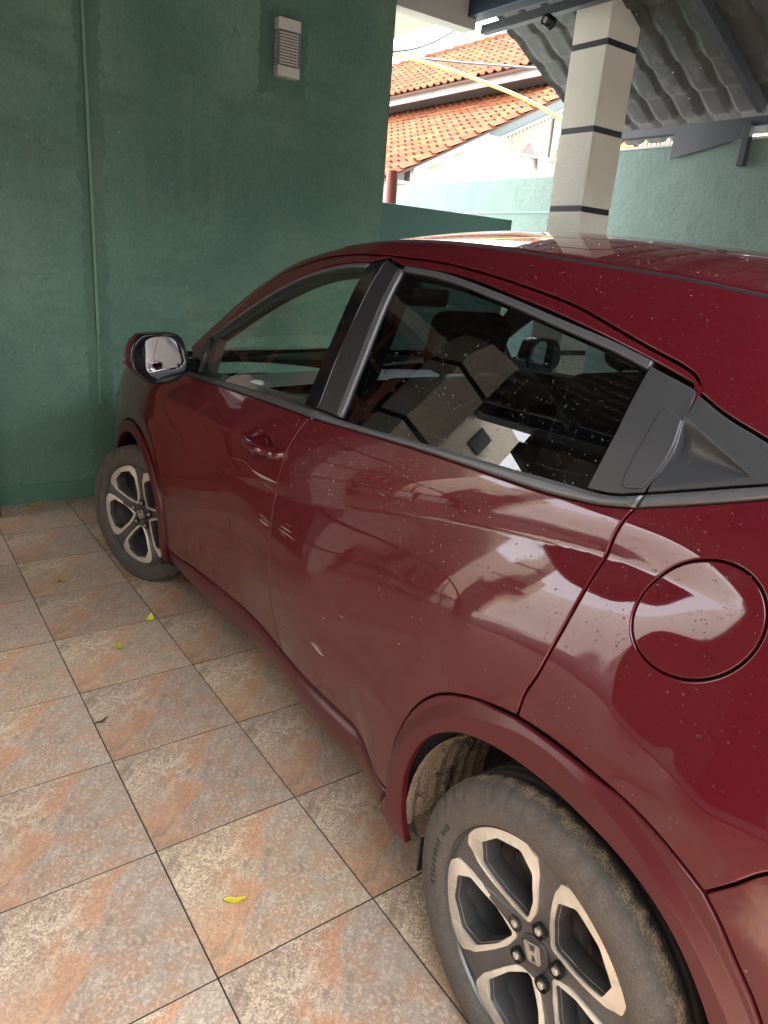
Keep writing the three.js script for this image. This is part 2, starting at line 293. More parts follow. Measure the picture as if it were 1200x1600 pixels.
// ---------- corrugated side roof with its steel ----------
const sheetN = fbm(8, 101, 4);
const sheetMat = mat(1, 1, 1, .55, { map: colorMap(512, 512, (u, v) => { const k = .62 + .55 * sheetN(u, v) + .5 * S(.58, .72, sheetN(v * 2, u * 2)); return [.068 * k, .066 * k, .066 * k]; }, 1, 1), metalness: .0 });
const steel = mat(.045, .052, .062, .5, { bumpMap: stuccoBump, bumpScale: .0006 });
const cs = thing('corrugated_roof', 'dark tile-profile metal roof sheets above the boundary wall', 'roof');
{ // two sheets' worth of ribs running down the slope, pressed into steps like tiles
  const M = .5, z0 = -.60, z1 = 5.2, nz = 464, ns = 78, x0 = 3.30, x1 = 4.92, P = [], U = [], I = [];
  for (let i = 0; i <= ns; i++) for (let k = 0; k <= nz; k++) {
    const s = i / ns, x = x0 + s * (x1 - x0), z = z0 + (z1 - z0) * k / nz;
    const f = ((z - z0) / .215) % 1, rib = f < .42 ? .5 - .5 * Math.cos(f / .42 * 2 * Math.PI) : 0;
    const c = ((x - x0) / .235) % 1, stepv = .016 * (c < .12 ? c / .12 : 1 - (c - .12) / .88);
    const over = k / nz * (z1 - z0) % 1.075 < .09 ? .004 : 0;
    P.push(x, 2.675 - M * (x - 4.75) + rib * .028 + stepv + over, z + .006 * Math.sin((x - x0) / .235 * 2 * Math.PI) * (rib > .05 ? 1 : 0)); U.push(x, z);
  }
  for (let i = 0; i < ns; i++) for (let k = 0; k < nz; k++) { const a = i * (nz + 1) + k, b = a + nz + 1; I.push(a, a + 1, b, b, a + 1, b + 1); }
  const g = new THREE.BufferGeometry(); g.setAttribute('position', new THREE.Float32BufferAttribute(P, 3)); g.setAttribute('uv', new THREE.Float32BufferAttribute(U, 2)); g.setIndex(I); g.computeVertexNormals();
  obj('roof_sheet', g, sheetMat, cs);
  const line = (x, dy) => 2.675 - M * (x - 4.75) + dy;
  for (const z of [.97, 2.6]) obj('rafter', bar([3.3, line(3.3, -.045), z], [4.66, line(4.62, -.045), z], .05, .07, .004), steel, cs);
  obj('eaves_beam', bx(BX - .025, 2.575, -.40, BX + .05, 2.632, 5.2, .003), steel, cs);
  obj('hanging_plate', prism([[-.39, 2.575], [-.39, 2.405], [-.93, 2.505], [-.93, 2.575]], BX - .037, BX - .027, 'x'), steel, cs);
  obj('bracket_post', bx(BX - .055, 2.33, .935, BX - .005, 2.60, .985, .004), steel, cs);
  obj('ridge_purlin', bar([3.42, 3.135, -.52], [3.34, 3.09, 5.2], .06, .055, .003), steel, cs);
  const screw = mat(.5, .48, .45, .4, { metalness: .6 }), r = rng(77), S2 = [];
  for (let k = 0; k < 46; k++) { const x = 3.35 + Math.floor(r() * 6) * .235, z = -.3 + Math.floor(r() * 9) * .215 + .14; S2.push(new THREE.SphereGeometry(.006, 6, 4).translate(x, line(x, -.003) + .0, z)); }
  const sc = obj('roof_screw', S2, screw, cs); sc.userData.kind = 'stuff';
}
// the flat carport roof over the car
const cr2 = thing('carport_roof', 'dark sheet carport roof overhead above the car', 'roof');
{
  const P = [], I = [], n = 240, yy = x => 2.93 + .085 * (x + 1.8); for (let i = 0; i <= n; i++) { const x = -1.85 + 5.24 * i / n, y = yy(x) + .012 * Math.cos(i * Math.PI / 4); for (const z of [-.66, 4.1]) P.push(x, y, z); }
  for (let i = 0; i < n; i++) { const a = 2 * i; I.push(a, a + 2, a + 1, a + 1, a + 2, a + 3); }
  const g = new THREE.BufferGeometry(); g.setAttribute('position', new THREE.Float32BufferAttribute(P, 3)); g.setIndex(I); g.computeVertexNormals();
  obj('roof_sheet', boxUV(g), mat(.060, .062, .068, .6), cr2);
  obj('edge_beam', bar([3.345, 3.275, -.68], [3.30, 3.19, 5.5], .13, .16, .004), mat(.030, .055, .085, .45), cr2);
  for (const z of [.6, 2.2, 3.8]) obj('rafter', bar([-1.8, yy(-1.8) - .06, z], [3.25, yy(3.25) - .06, z], .06, .09, .004), steel, cr2);
  obj('edge_beam', bx(-1.86, 2.79, -.488, -1.76, 2.90, 5.5, .004), mat(.10, .13, .17, .5), cr2);
}
const vr = thing('verandah_roof', 'dark verandah roof over the left side, outside the frame', 'roof');
obj('roof_slab', bx(-5.5, 2.72, .15, -1.87, 2.80, 7.2), mat(.10, .095, .09, .8), vr);
obj('roof_beam', bx(-5.5, 2.60, .10, -1.87, 2.715, .20), mat(.10, .095, .09, .8), vr);
// a lamp holder under the ridge
const sk = thing('lamp_holder', 'round black lamp holder under the roof beam beside the pillar', 'lamp holder', [3.235, 3.005, .30]);
obj('body', [new THREE.CylinderGeometry(.035, .040, .06, 16).rotateZ(1.3), new THREE.TorusGeometry(.036, .006, 8, 20).rotateY(1.3)], mat(.012, .012, .014, .35), sk);
obj('socket', [new THREE.CylinderGeometry(.014, .014, .05, 12).rotateZ(1.3).translate(-.02, -.004, .01), new THREE.SphereGeometry(.009, 8, 6).translate(-.04, -.01, .01)], mat(.6, .6, .58, .3), sk);
// concrete slab edge beyond the wall top
const sl = thing('concrete_slab', 'pale concrete roof slab and beam jutting out above the wall end', 'roof');
const conc = mat(.50, .475, .43, .8, { bumpMap: stuccoBump, bumpScale: .003 });
obj('beam', bx(1.6, 3.125, -.665, 3.36, 3.40, -.54, .004), conc, sl); obj('slab', bx(1.2, 3.215, -3.2, 3.30, 3.36, -.668, .004), mat(.55, .50, .42, .8, { bumpMap: stuccoBump, bumpScale: .003 }), sl);
// red-brown pipe behind the low wall
const pipe = obj('downpipe', [new THREE.CylinderGeometry(.043, .043, 2.175, 20).translate(2.917, 1.0875, -.80), new THREE.CylinderGeometry(.050, .050, .05, 20).translate(2.917, 1.2, -.80)], mat(.28, .065, .05, .45));
tag(pipe, 'red-brown pipe standing behind the low wall at the wall edge', 'pipe');

// cables and the yellow hose across the sky
tag(obj('yellow_hose', tube([[3.3, 3.40, -2.6], [3.951, 3.371, -2.4],[4.086, 3.326, -2.2],[4.266, 3.235, -1.9],[4.435, 3.125, -1.6],[4.625, 3.003, -1.3],[4.873, 2.878, -1.1], [5.6, 2.63, -1.0]], .015, 60, 10), mat(.68, .58, .10, .5)), 'yellow hose slung across the opening above the boundary wall', 'hose');
tag(obj('cable', tube([[3.6, 3.46, -3], [4.35, 3.575, -3], [4.75, 3.71, -3], [5.2, 3.98, -3], [5.8, 4.45, -3]], .016, 40, 6), mat(.03, .03, .032, .6)), 'dark cable rising to the right against the sky', 'cable');
tag(obj('cable', tube([[3.4, 3.53, -3], [4.36, 3.55, -3], [5.07, 3.625, -3], [6.26, 3.79, -3], [7.5, 3.96, -3]], .013, 40, 6), mat(.05, .05, .05, .6)), 'dark cable sagging across the tiled roofs', 'cable');
tag(obj('cable', tube([[4.0, 3.43, -3], [4.35, 3.44, -3], [4.52, 3.455, -3.3], [4.9, 3.5, -5]], .011, 20, 6), mat(.04, .04, .04, .6)), 'short dark cable end beside the wall edge, lowest of the three', 'cable');

// ---------- neighbour's house: two tiled roofs and its gable ----------
const nb = thing('tiled_house', 'white house with two orange clay tile roofs behind the boundary wall', 'house');
const whiteN = fbm(5, 131, 5), dirtN = fbm(10, 137, 4);
const whiteWall = mat(1, 1, 1, .85, { map: colorMap(512, 512, (u, v) => { const k = .80 + .16 * whiteN(u, v), d = S(.56, .74, dirtN(u, v * .6)) * .25; return [(.34 - d * .35) * k, (.31 - d * .38) * k, (.275 - d * .4) * k]; }, .4, .4), bumpMap: stuccoBump, bumpScale: .004 });
const clay = [[.125, .038, .016], [.15, .050, .021], [.105, .034, .016], [.155, .058, .024], [.125, .046, .024]].map(c => mat(...c, .85, { specularIntensity: .25 }));
const clayDark = mat(.07, .03, .02, .9);
// one curved clay tile: half a barrel and a flat pan, its lower end open
function clayTile(w, L) {
  const P = [], I = [], n = 7; for (let k = 0; k < 2; k++) for (let i = 0; i <= n; i++) { const f = i / n, y = f < .6 ? .052 * Math.sin(f / .6 * Math.PI) : .004; P.push(-L * k * -1, y + (k ? -.012 : .018), (f - .5) * w); }
  for (let i = 0; i <= n; i++) { const f = i / n; P.push(0, (f < .6 ? .052 * Math.sin(f / .6 * Math.PI) : .004) + .018 - .022, (f - .5) * w); }
  for (let i = 0; i < n; i++) { const a = i, b = i + n + 1; I.push(a, a + 1, b, b, a + 1, b + 1); const c = 2 * (n + 1) + i; I.push(c, c + 1, a, a, c + 1, a + 1); }
  const g = new THREE.BufferGeometry(); g.setAttribute('position', new THREE.Float32BufferAttribute(P, 3)); g.setIndex(I); const q = g.toNonIndexed(); q.computeVertexNormals(); return boxUV(q);
}
function tiledRoof(parent, x0, y0, m, rows, L, zs, w, nNear) {        // courses climb in +x, tiles run along z from zs(row) backwards
  const a = Math.atan(m), g = clayTile(w, L * 1.12), r = rng(rows * 7 + 1), rest = [[], [], [], [], []]; let made = 0;
  for (let i = 0; i < rows; i++) {
    const d = i * L, x = x0 + d * Math.cos(a), y = y0 + d * Math.sin(a), [za, zb] = zs(i / (rows - 1)), n = Math.floor((za - zb) / w);
    for (let k = 0; k < n; k++) {
      const o = new THREE.Object3D(); o.position.set(x, y + (r() - .5) * .008, za - (k + .5) * w + (r() - .5) * .01); o.rotation.set(0, (r() - .5) * .03, a + (r() - .5) * .02); o.updateMatrix();
      const c = Math.floor(r() * 5);
      if (k < nNear && made < 290) { const t = obj('roof_tile', g, clay[c], parent); t.applyMatrix4(o.matrix); made++; }
      else rest[c].push(g.clone().applyMatrix4(o.matrix));
    }
  }
  const q = rest.map((l, c) => l.length ? join(l) : null);
  q.forEach((gg, c) => { if (gg) { const t = obj('roof_tiles', gg, clay[c], parent); t.userData.kind = 'stuff'; } });
}
{
  const m1 = .483, a1 = Math.atan(m1);
  const lowerRoof = new THREE.Group(); lowerRoof.name = 'lower_roof'; nb.add(lowerRoof);
  const X0 = 6.35, Y0 = 2.755;
  tiledRoof(lowerRoof, X0, Y0, m1, 16, .325, () => [-5.82, -14.5], .215, 16);
  obj('roof_deck', prism([[X0, Y0 - .06], [11.2, Y0 - .06 + (11.2 - X0) * m1], [11.2, Y0 - .02 + (11.2 - X0) * m1], [X0, Y0 - .02]], -14.5, -5.86), clayDark, lowerRoof);
  obj('bargeboard', prism([[6.85, 2.86], [6.85, 2.97], [8.3, 3.66], [8.3, 3.56]], -5.93, -5.86), mat(.42, .40, .36, .7), nb);
  obj('eaves_soffit', bx(6.42, 2.70, -14, 6.9, 2.74, -5.9), mat(.25, .22, .2, .8), nb);
  obj('shutter', bx(6.46, 1.2, -6.3, 6.86, 2.71, -6.25), mat(.52, .47, .38, .8), nb);
  obj('wall', prism([[6.88, 0], [6.88, 2.93], [8.33, 3.60], [8.81, 3.60], [9.04, 3.43], [12, 3.5], [12, 0]], -6.15, -6.0), whiteWall, nb);
  for (const [p, q] of [[[6.88, 2.94], [8.33, 3.61]], [[8.33, 3.615], [8.81, 3.615]], [[8.81, 3.61], [9.04, 3.45]], [[9.04, 3.445], [11.9, 3.515]]]) obj('coping', bar([p[0], p[1], -6.05], [q[0], q[1], -6.05], .22, .035, .004), mat(.42, .40, .35, .8), nb);
  obj('awning_sheet', prism([[8.28, 3.64], [8.72, 3.60], [10.85, 4.59], [10.85, 4.74], [9.9, 4.44]], -6.25, -6.2), mat(.15, .185, .185, .8, { bumpMap: stuccoBump, bumpScale: .004 }), nb);
  for (let k = 0; k < 25; k++) { const x = 8.80 + k * .082, y = 3.625 + (x - 8.72) * .467; obj('valance_tooth', bar([x, y, -6.18], [x, y - .085, -6.18], .05, .012), mat(.44, .41, .34, .7), nb); }
  obj('valance', bar([8.72, 3.615, -6.185], [10.85, 4.61, -6.185], .03, .035), mat(.44, .41, .34, .7), nb);
  obj('wall', prism([[8.4, 2], [8.4, 3.60], [12, 5.25], [12, 2]], -7.2, -7.0), mat(.33, .30, .24, .85, { bumpMap: stuccoBump, bumpScale: .004 }), nb);
  // upper storey
  obj('wall', bx(10.9, 2, -22, 11.1, 5.4, -6.95), mat(.23, .22, .23, .8), nb);
  obj('fascia', bx(10.2, 4.94, -22, 10.25, 5.155, -6.72, .004), mat(1, 1, 1, .8, { map: whiteWall.map }), nb);
  obj('fascia', bx(10.25, 4.94, -6.77, 13, 5.155, -6.72, .004), mat(1, 1, 1, .8, { map: whiteWall.map }), nb);
  obj('soffit', bx(10.25, 4.98, -22, 10.9, 5.0, -6.8), mat(.2, .19, .19, .8), nb);
  const upperRoof = new THREE.Group(); upperRoof.name = 'upper_roof'; nb.add(upperRoof);
  tiledRoof(upperRoof, 10.12, 5.13, .6, 10, .315, f => [-6.6 - .2 * f, -21.5], .235, 22);
  obj('roof_deck', prism([[10.1, 5.06], [12.85, 6.71], [12.85, 6.75], [10.1, 5.10]], -21.5, -6.75), clayDark, upperRoof);
  const cap = new THREE.CylinderGeometry(.11, .13, .40, 10, 1, true, 0, Math.PI).rotateX(Math.PI / 2).rotateZ(Math.PI / 2);
  for (let k = 0; k < 36; k++) { const t = obj('ridge_tile', cap, clay[k % 5], upperRoof); t.position.set(12.78, 6.70 + (k % 3) * .006, -6.95 - k * .385); t.rotation.x = .06; }
}
// cloth things on the parapet
tag(obj('red_cloth', prism([[9.20, 3.48], [9.54, 3.46], [9.36, 3.66]], -5.99, -5.97, 'z', .004), mat(.40, .06, .06, .8)), 'small red triangle of cloth on the neighbour’s white parapet', 'cloth');
{
  const t = thing('grey_cloth', 'grey cloth hanging over the white parapet beside the red triangle', 'cloth', [9.63, 3.42, -5.96]);
  const g = []; const r = rng(5); for (let k = 0; k < 5; k++) g.push(tube([[-.08 + k * .045, .1 + r() * .05, 0], [-.06 + k * .04, .02, .03], [-.03 + k * .03, -.08 - r() * .1, .02]], .022, 10, 6)); obj('fold', g, mat(.16, .17, .21, .8), t);
}
{
  const t = thing('dry_plant', 'dry brownish plant growing from the white parapet next to the pillar', 'plant', [9.95, 3.40, -5.95]);
  obj('stem', [tube([[0, 0, 0], [.05, .12, 0], [.14, .22, .02]], .012, 10, 5), tube([[.08, -.25, 0], [.1, -.05, 0], [.09, .1, 0]], .012, 10, 5)], mat(.16, .12, .06, .9), t);
  const r = rng(9), g = []; for (let k = 0; k < 26; k++) { const q = new THREE.PlaneGeometry(.06, .025); q.rotateX(r() * 3); q.rotateY(r() * 3); q.translate(.02 + r() * .16, -.1 + r() * .35, (r() - .5) * .06); g.push(q); } obj('leaf_cluster', g, mat(.30, .22, .08, .8), t);
}
// what shows over the right-hand boundary wall
{
  const t = thing('slatted_shed', 'shed of pale slats with an orange window grille above the boundary wall', 'shed', [7.5, 0, 0]);
  const o = mat(.80, .36, .06, .6), s1 = mat(.80, .66, .48, .8), s2 = mat(.45, .24, .14, .8);
  obj('wall', bx(.06, 0, -2.7, .1, 3.6, -.9), mat(.16, .12, .10, .9), t);
  for (let k = 0; k < 20; k++) obj('slat', bar([0, 2.6, -2.25 + k * .062], [0, 3.5, -2.13 + k * .062], .03, .02), k % 3 === 1 ? s2 : s1, t);
  for (const z of [-2.62, -2.46, -2.30]) obj('grille_bar', bx(-.02, 2.7, z - .02, .02, 3.5, z + .02), o, t);
  for (const y of [2.96, 3.10, 3.24]) obj('grille_bar', bx(-.021, y - .018, -2.64, .021, y + .018, -2.28), o, t);
  tag(obj('white_building', bx(7.4, 0, -.95, 9, 3.9, 3), mat(.66, .64, .6, .8)), 'white building wall beyond the boundary wall at the right edge', 'building');
}

// ---------- the house at the left, mostly outside the frame: joinery, walls, courtyard ----------
const terra = mat(.235, .068, .036, .45), darkGlass = mat(.012, .014, .016, .08), creamWall = mat(.62, .55, .43, .8, { bumpMap: stuccoBump, bumpScale: .003 });
{
  const t = thing('panelled_door', 'terracotta painted door frame at the left end of the green wall', 'door', [0, 0, WALLZ]);
  obj('jamb', bx(-.055, 0, -.08, .034, 2.75, .215, .004), terra, t); obj('jamb', bx(-1.62, 0, -.08, -1.53, 2.75, .06, .004), terra, t);
  for (const x of [-.59, -1.10]) obj('mullion', bx(x - .04, 0, -.08, x + .04, 2.75, .05, .004), terra, t);
  for (const y of [.0, .82, 2.02, 2.68]) obj('rail', bx(-1.53, y, -.075, -.055, y + .09, .045, .004), terra, t);
  obj('backing', bx(-1.60, .005, -.10, -.05, 2.745, -.081), mat(.05, .03, .025, .7), t);
  for (const x of [-.33, -.85, -1.36]) { obj('panel', bx(x - .2, .09, -.05, x + .2, .82, -.005, .01), terra, t); obj('pane', bx(x - .23, .91, -.04, x + .23, 2.02, -.03), darkGlass, t); obj('pane', bx(x - .23, 2.11, -.04, x + .23, 2.68, -.03), darkGlass, t); for (const y of [1.28, 1.65, 2.38]) obj('glazing_bar', bx(x - .23, y - .015, -.045, x + .23, y + .015, .0), terra, t); obj('glazing_bar', bx(x - .015, .91, -.045, x + .015, 2.68, .001), terra, t); }
}
{
  const t = thing('house_wall', 'cream house wall left of the terracotta door, outside the frame', 'wall');
  obj('wall_body', bx(-2.35, 0, WALLZ - .15, -1.62, 3.0, WALLZ), creamWall, t); obj('wall_body', bx(-1.62, 2.752, WALLZ - .15, .034, 3.06, WALLZ), creamWall, t);
  obj('wall_body', bx(-2.352, 0, -2.2, -2.2, 3.0, WALLZ - .151), creamWall, t); obj('wall_body', bx(-5.5, 0, -2.4, -2.353, 3.0, -2.2), creamWall, t);
  obj('opening', bx(-5.3, 0, -2.2, -4.3, 2.1, -2.185), mat(.04, .03, .025, .5), t);
  obj('vent', bx(-2.10, 2.60, WALLZ, -1.95, 2.78, WALLZ + .02), mat(.05, .05, .05, .8), t);
}
{
  const t = thing('iron_bench', 'dark iron bench standing against the cream wall outside the frame', 'bench', [-2.0, 0, -.25]);
  const iron = mat(.02, .02, .022, .5), wood = mat(.50, .22, .09, .6);
  obj('frame', [tube([[-.45, 0, .25], [-.45, .45, .25], [-.42, .9, -.1], [0, 1.12, -.14], [.42, .9, -.1], [.45, .45, .25], [.45, 0, .25]], .02, 60, 8), tube([[-.45, .42, .25], [-.45, .42, -.1], [-.45, 0, -.15]], .018, 20, 8), tube([[.45, .42, .25], [.45, .42, -.1], [.45, 0, -.15]], .018, 20, 8)], iron, t);
  for (let k = 0; k < 5; k++) obj('slat', bx(-.44, .43, -.1 + k * .075, .44, .45, -.04 + k * .075, .004), wood, t);
  for (let k = 0; k < 7; k++) obj('back_bar', bar([-.33 + k * .11, .45, -.1], [-.33 + k * .11, 1.0, -.14], .014), iron, t);
}
{
  const t = thing('verandah_wall', 'shaded brown house wall along the verandah, outside the frame', 'wall');
  obj('wall_body', bx(-3.4, 0, 1.3, -3.2, 2.72, 7.2), mat(.20, .13, .085, .7, { bumpMap: stuccoBump, bumpScale: .003 }), t);
  for (const z of [2.0, 3.6, 5.2]) { obj('door_leaf', bx(-3.2, 0, z, -3.18, 2.1, z + .9), mat(.06, .03, .02, .4), t); }
}
const cw = thing('courtyard_wall', 'white courtyard wall to the left, outside the frame', 'wall');
obj('wall_body', bx(-5.7, 0, -2.4, -5.5, 2.7, 8), mat(.76, .74, .70, .8), cw);
{
  const t = thing('opposite_house', 'dark brick house across the lane behind the camera, outside the frame', 'house', [0, 0, 12.5]);
  const br = mat(.19, .125, .095, .9, { bumpMap: stuccoBump, bumpScale: .004 });
  obj('wall', bx(-9, 0, 0, 9, 3.4, 6), br, t); obj('roof', prism([[-9.5, 3.4], [0, 5.4], [9.5, 3.4]], -.6, 6.6), mat(.12, .05, .03, .9), t);
  for (const x of [-6, -2, 2, 6]) { obj('window', bx(x - .7, 1.2, -.03, x + .7, 2.6, .02), darkGlass, t); obj('window_frame', [bx(x - .8, 1.1, -.06, x + .8, 1.2, .0), bx(x - .8, 2.6, -.06, x + .8, 2.7, .0)], mat(.3, .28, .25, .7), t); }
}
const gt = thing('gate', 'blue and white sheet gate behind the camera, outside the frame', 'gate', [0, 0, 7.4]);
{
  const white = mat(.30, .30, .29, .6), blue = mat(.04, .14, .36, .5);
  for (let k = 0; k < 14; k++) obj('gate_board', bx(-2.8 + k * .5, .08, 0, -2.32 + k * .5, 1.50, .04, .004), white, gt);
  obj('gate_rail', bx(-2.8, 1.51, -.01, 4.2, 1.72, .05, .004), blue, gt);
}
// ---------- the car ----------
const car = thing('parked_car', 'dark red hatchback SUV parked on the tiled floor beside the camera', 'car', [1.27893, 0, 3.44994], -.02407);
const noiseHi = noiseOf(340, 317), noiseSt = noiseOf(90, 319), paintN = noiseOf(200, 301), paintM = fbm(10, 303, 4);
const orange = grayMap(512, 512, (u, v) => .5 + .5 * (paintN(u, v) - .5), 1, 1);
const speck = noiseOf(230, 309), streakN = noiseOf(60, 313);
// maps for the sides: u along the car, v = height / 1.7; road dust lies in streaks and specks on the lower half of the doors
const dustAt = (u, v) => { const h = v * 1.7, st = noiseSt(u + h * .22, v * .35) * .6 + paintM(u * 1.3, v * 1.2) * .5, low = S(.82, .40, h + (paintM(u + .2, v * 1.5) - .5) * .5); return clamp(low * (.5 + .5 * S(.30, .70, st)) * (.8 + .3 * noiseHi(u, v))); };
const paintTex = colorMap(1024, 1024, (u, v) => {
  const on = S(.92, .97, speck(u * 2, v * 2)) * S(.48, .66, paintM(v + .3, u)) * .6;
  return mixc([.076, .0034, .0074], [.19, .11, .088], clamp(on + .13 * dustAt(u, v)) * .75);
}, 1 / 1.7, 1 / 1.7);
const paintGloss = grayMap(1024, 1024, (u, v) => .06 + .12 * S(.45, .75, paintM(u, v)) * (.5 + .5 * streakN(u * 4, v)) + .10 * S(.90, .96, speck(u * 2, v * 2)) + .55 * dustAt(u, v), 1 / 1.7, 1 / 1.7);
const paint = mat(1, 1, 1, .55, { map: paintTex, metalness: .15, specularIntensity: .15, clearcoat: 1, clearcoatRoughness: .35, clearcoatRoughnessMap: paintGloss, bumpMap: orange, bumpScale: .00004 });
const paintCoarse = mat(.068, .007, .010, .5, { specularIntensity: .3, clearcoat: .5, clearcoatRoughness: .25 });          // arches and sills, worn duller
const trimDark = mat(.016, .0165, .018, .30), trim = mat(.036, .037, .039, .40, { specularIntensity: .9 }), trimGloss = mat(.006, .0065, .008, .07), rubber = mat(.014, .014, .015, .55), seal = mat(.10, .10, .105, .34, { metalness: .4 });
const blackIn = mat(.010, .010, .011, .8), dashMat = mat(.15, .155, .15, .45), seatMat = mat(.020, .019, .020, .85);
const glassF = mat(.92, .985, .95, 0, { transmission: 1, thickness: 0, ior: 1.52, roughness: 0 });
const glassR = mat(.17, .19, .20, 0, { transmission: 1, thickness: 0, ior: 1.75, roughness: 0 });
const chrome = mat(.75, .75, .76, .12, { metalness: 1 });

// --- outlines on the side surface, in (z, height) ---
function crv(pts, step = .012) {                                      // a smooth curve through points, evenly resampled
  if (pts.length < 2) return pts;
  const c = new THREE.CatmullRomCurve3(pts.map(p => new THREE.Vector3(p[0], p[1], 0)), false, 'centripetal'), n = Math.max(1, Math.round(c.getLength() / step));
  return c.getSpacedPoints(n).map(p => [p.x, p.y]);
}
const lin = (pts, step = .012) => { const o = []; for (let i = 0; i + 1 < pts.length; i++) { const a = pts[i], b = pts[i + 1], n = Math.max(1, Math.round(Math.hypot(b[0] - a[0], b[1] - a[1]) / step)); for (let k = 0; k < n; k++) o.push([mix(a[0], b[0], k / n), mix(a[1], b[1], k / n)]); } o.push(pts[pts.length - 1]); return o; };
const arcP = (cz, ch, r, a0, a1, n = 40) => Array.from({ length: n + 1 }, (_, i) => { const a = (a0 + (a1 - a0) * i / n) * D2R; return [cz + r * Math.cos(a), ch + r * Math.sin(a)]; });
function loop(...cs) { const o = []; for (const c of cs) for (const p of c) { const q = o[o.length - 1]; if (!q || Math.hypot(p[0] - q[0], p[1] - q[1]) > 1e-4) o.push([p[0], p[1]]); } const a = o[0], b = o[o.length - 1]; if (Math.hypot(a[0] - b[0], a[1] - b[1]) < 1e-4) o.pop(); return o; }
const rev = a => a.slice().reverse();
const area = p => { let s = 0; for (let i = 0; i < p.length; i++) { const a = p[i], b = p[(i + 1) % p.length]; s += a[0] * b[1] - b[0] * a[1]; } return s / 2; };
const ccw = p => area(p) < 0 ? rev(p) : p;
function inset(p, d) {                                                // a closed anticlockwise outline moved inwards
  const n = p.length, o = [];
  for (let i = 0; i < n; i++) {
    const a = p[(i + n - 1) % n], b = p[i], c = p[(i + 1) % n];
    let ux = b[0] - a[0], uy = b[1] - a[1], vx = c[0] - b[0], vy = c[1] - b[1]; const lu = Math.hypot(ux, uy) || 1, lv = Math.hypot(vx, vy) || 1; ux /= lu; uy /= lu; vx /= lv; vy /= lv;
    let nx = -uy - vy, ny = ux + vx; const l = Math.hypot(nx, ny) || 1; nx /= l; ny /= l; const k = Math.min(2.2, 1 / Math.max(.3, nx * -uy + ny * ux));
    o.push([b[0] + nx * d * k, b[1] + ny * d * k]);
  }
  return o;
}
function insidePoly(p, x, y) { let c = false; for (let i = 0, j = p.length - 1; i < p.length; j = i++) if ((p[i][1] > y) !== (p[j][1] > y) && x < (p[j][0] - p[i][0]) * (y - p[i][1]) / (p[j][1] - p[i][1]) + p[i][0]) c = !c; return c; }
function distPoly(p, x, y) { let m = 1e9; for (let i = 0, j = p.length - 1; i < p.length; j = i++) { const ax = p[j][0], ay = p[j][1], bx2 = p[i][0] - ax, by = p[i][1] - ay, t = clamp(((x - ax) * bx2 + (y - ay) * by) / (bx2 * bx2 + by * by + 1e-12)); m = Math.min(m, Math.hypot(x - ax - t * bx2, y - ay - t * by)); } return m; }
function clipCell(poly, x0, y0, x1, y1) {
  const cut = (P, ins, hit) => { const o = []; for (let i = 0; i < P.length; i++) { const a = P[i], b = P[(i + 1) % P.length], A = ins(a), B = ins(b); if (A) o.push(a); if (A !== B) o.push(hit(a, b)); } return o; };
  const hx = X => (a, b) => [X, a[1] + (b[1] - a[1]) * (X - a[0]) / (b[0] - a[0])], hy = Y => (a, b) => [a[0] + (b[0] - a[0]) * (Y - a[1]) / (b[1] - a[1]), Y];
  let P = cut(poly, p => p[0] >= x0, hx(x0)); if (P.length) P = cut(P, p => p[0] <= x1, hx(x1)); if (P.length) P = cut(P, p => p[1] >= y0, hy(y0)); if (P.length) P = cut(P, p => p[1] <= y1, hy(y1)); return P;
}
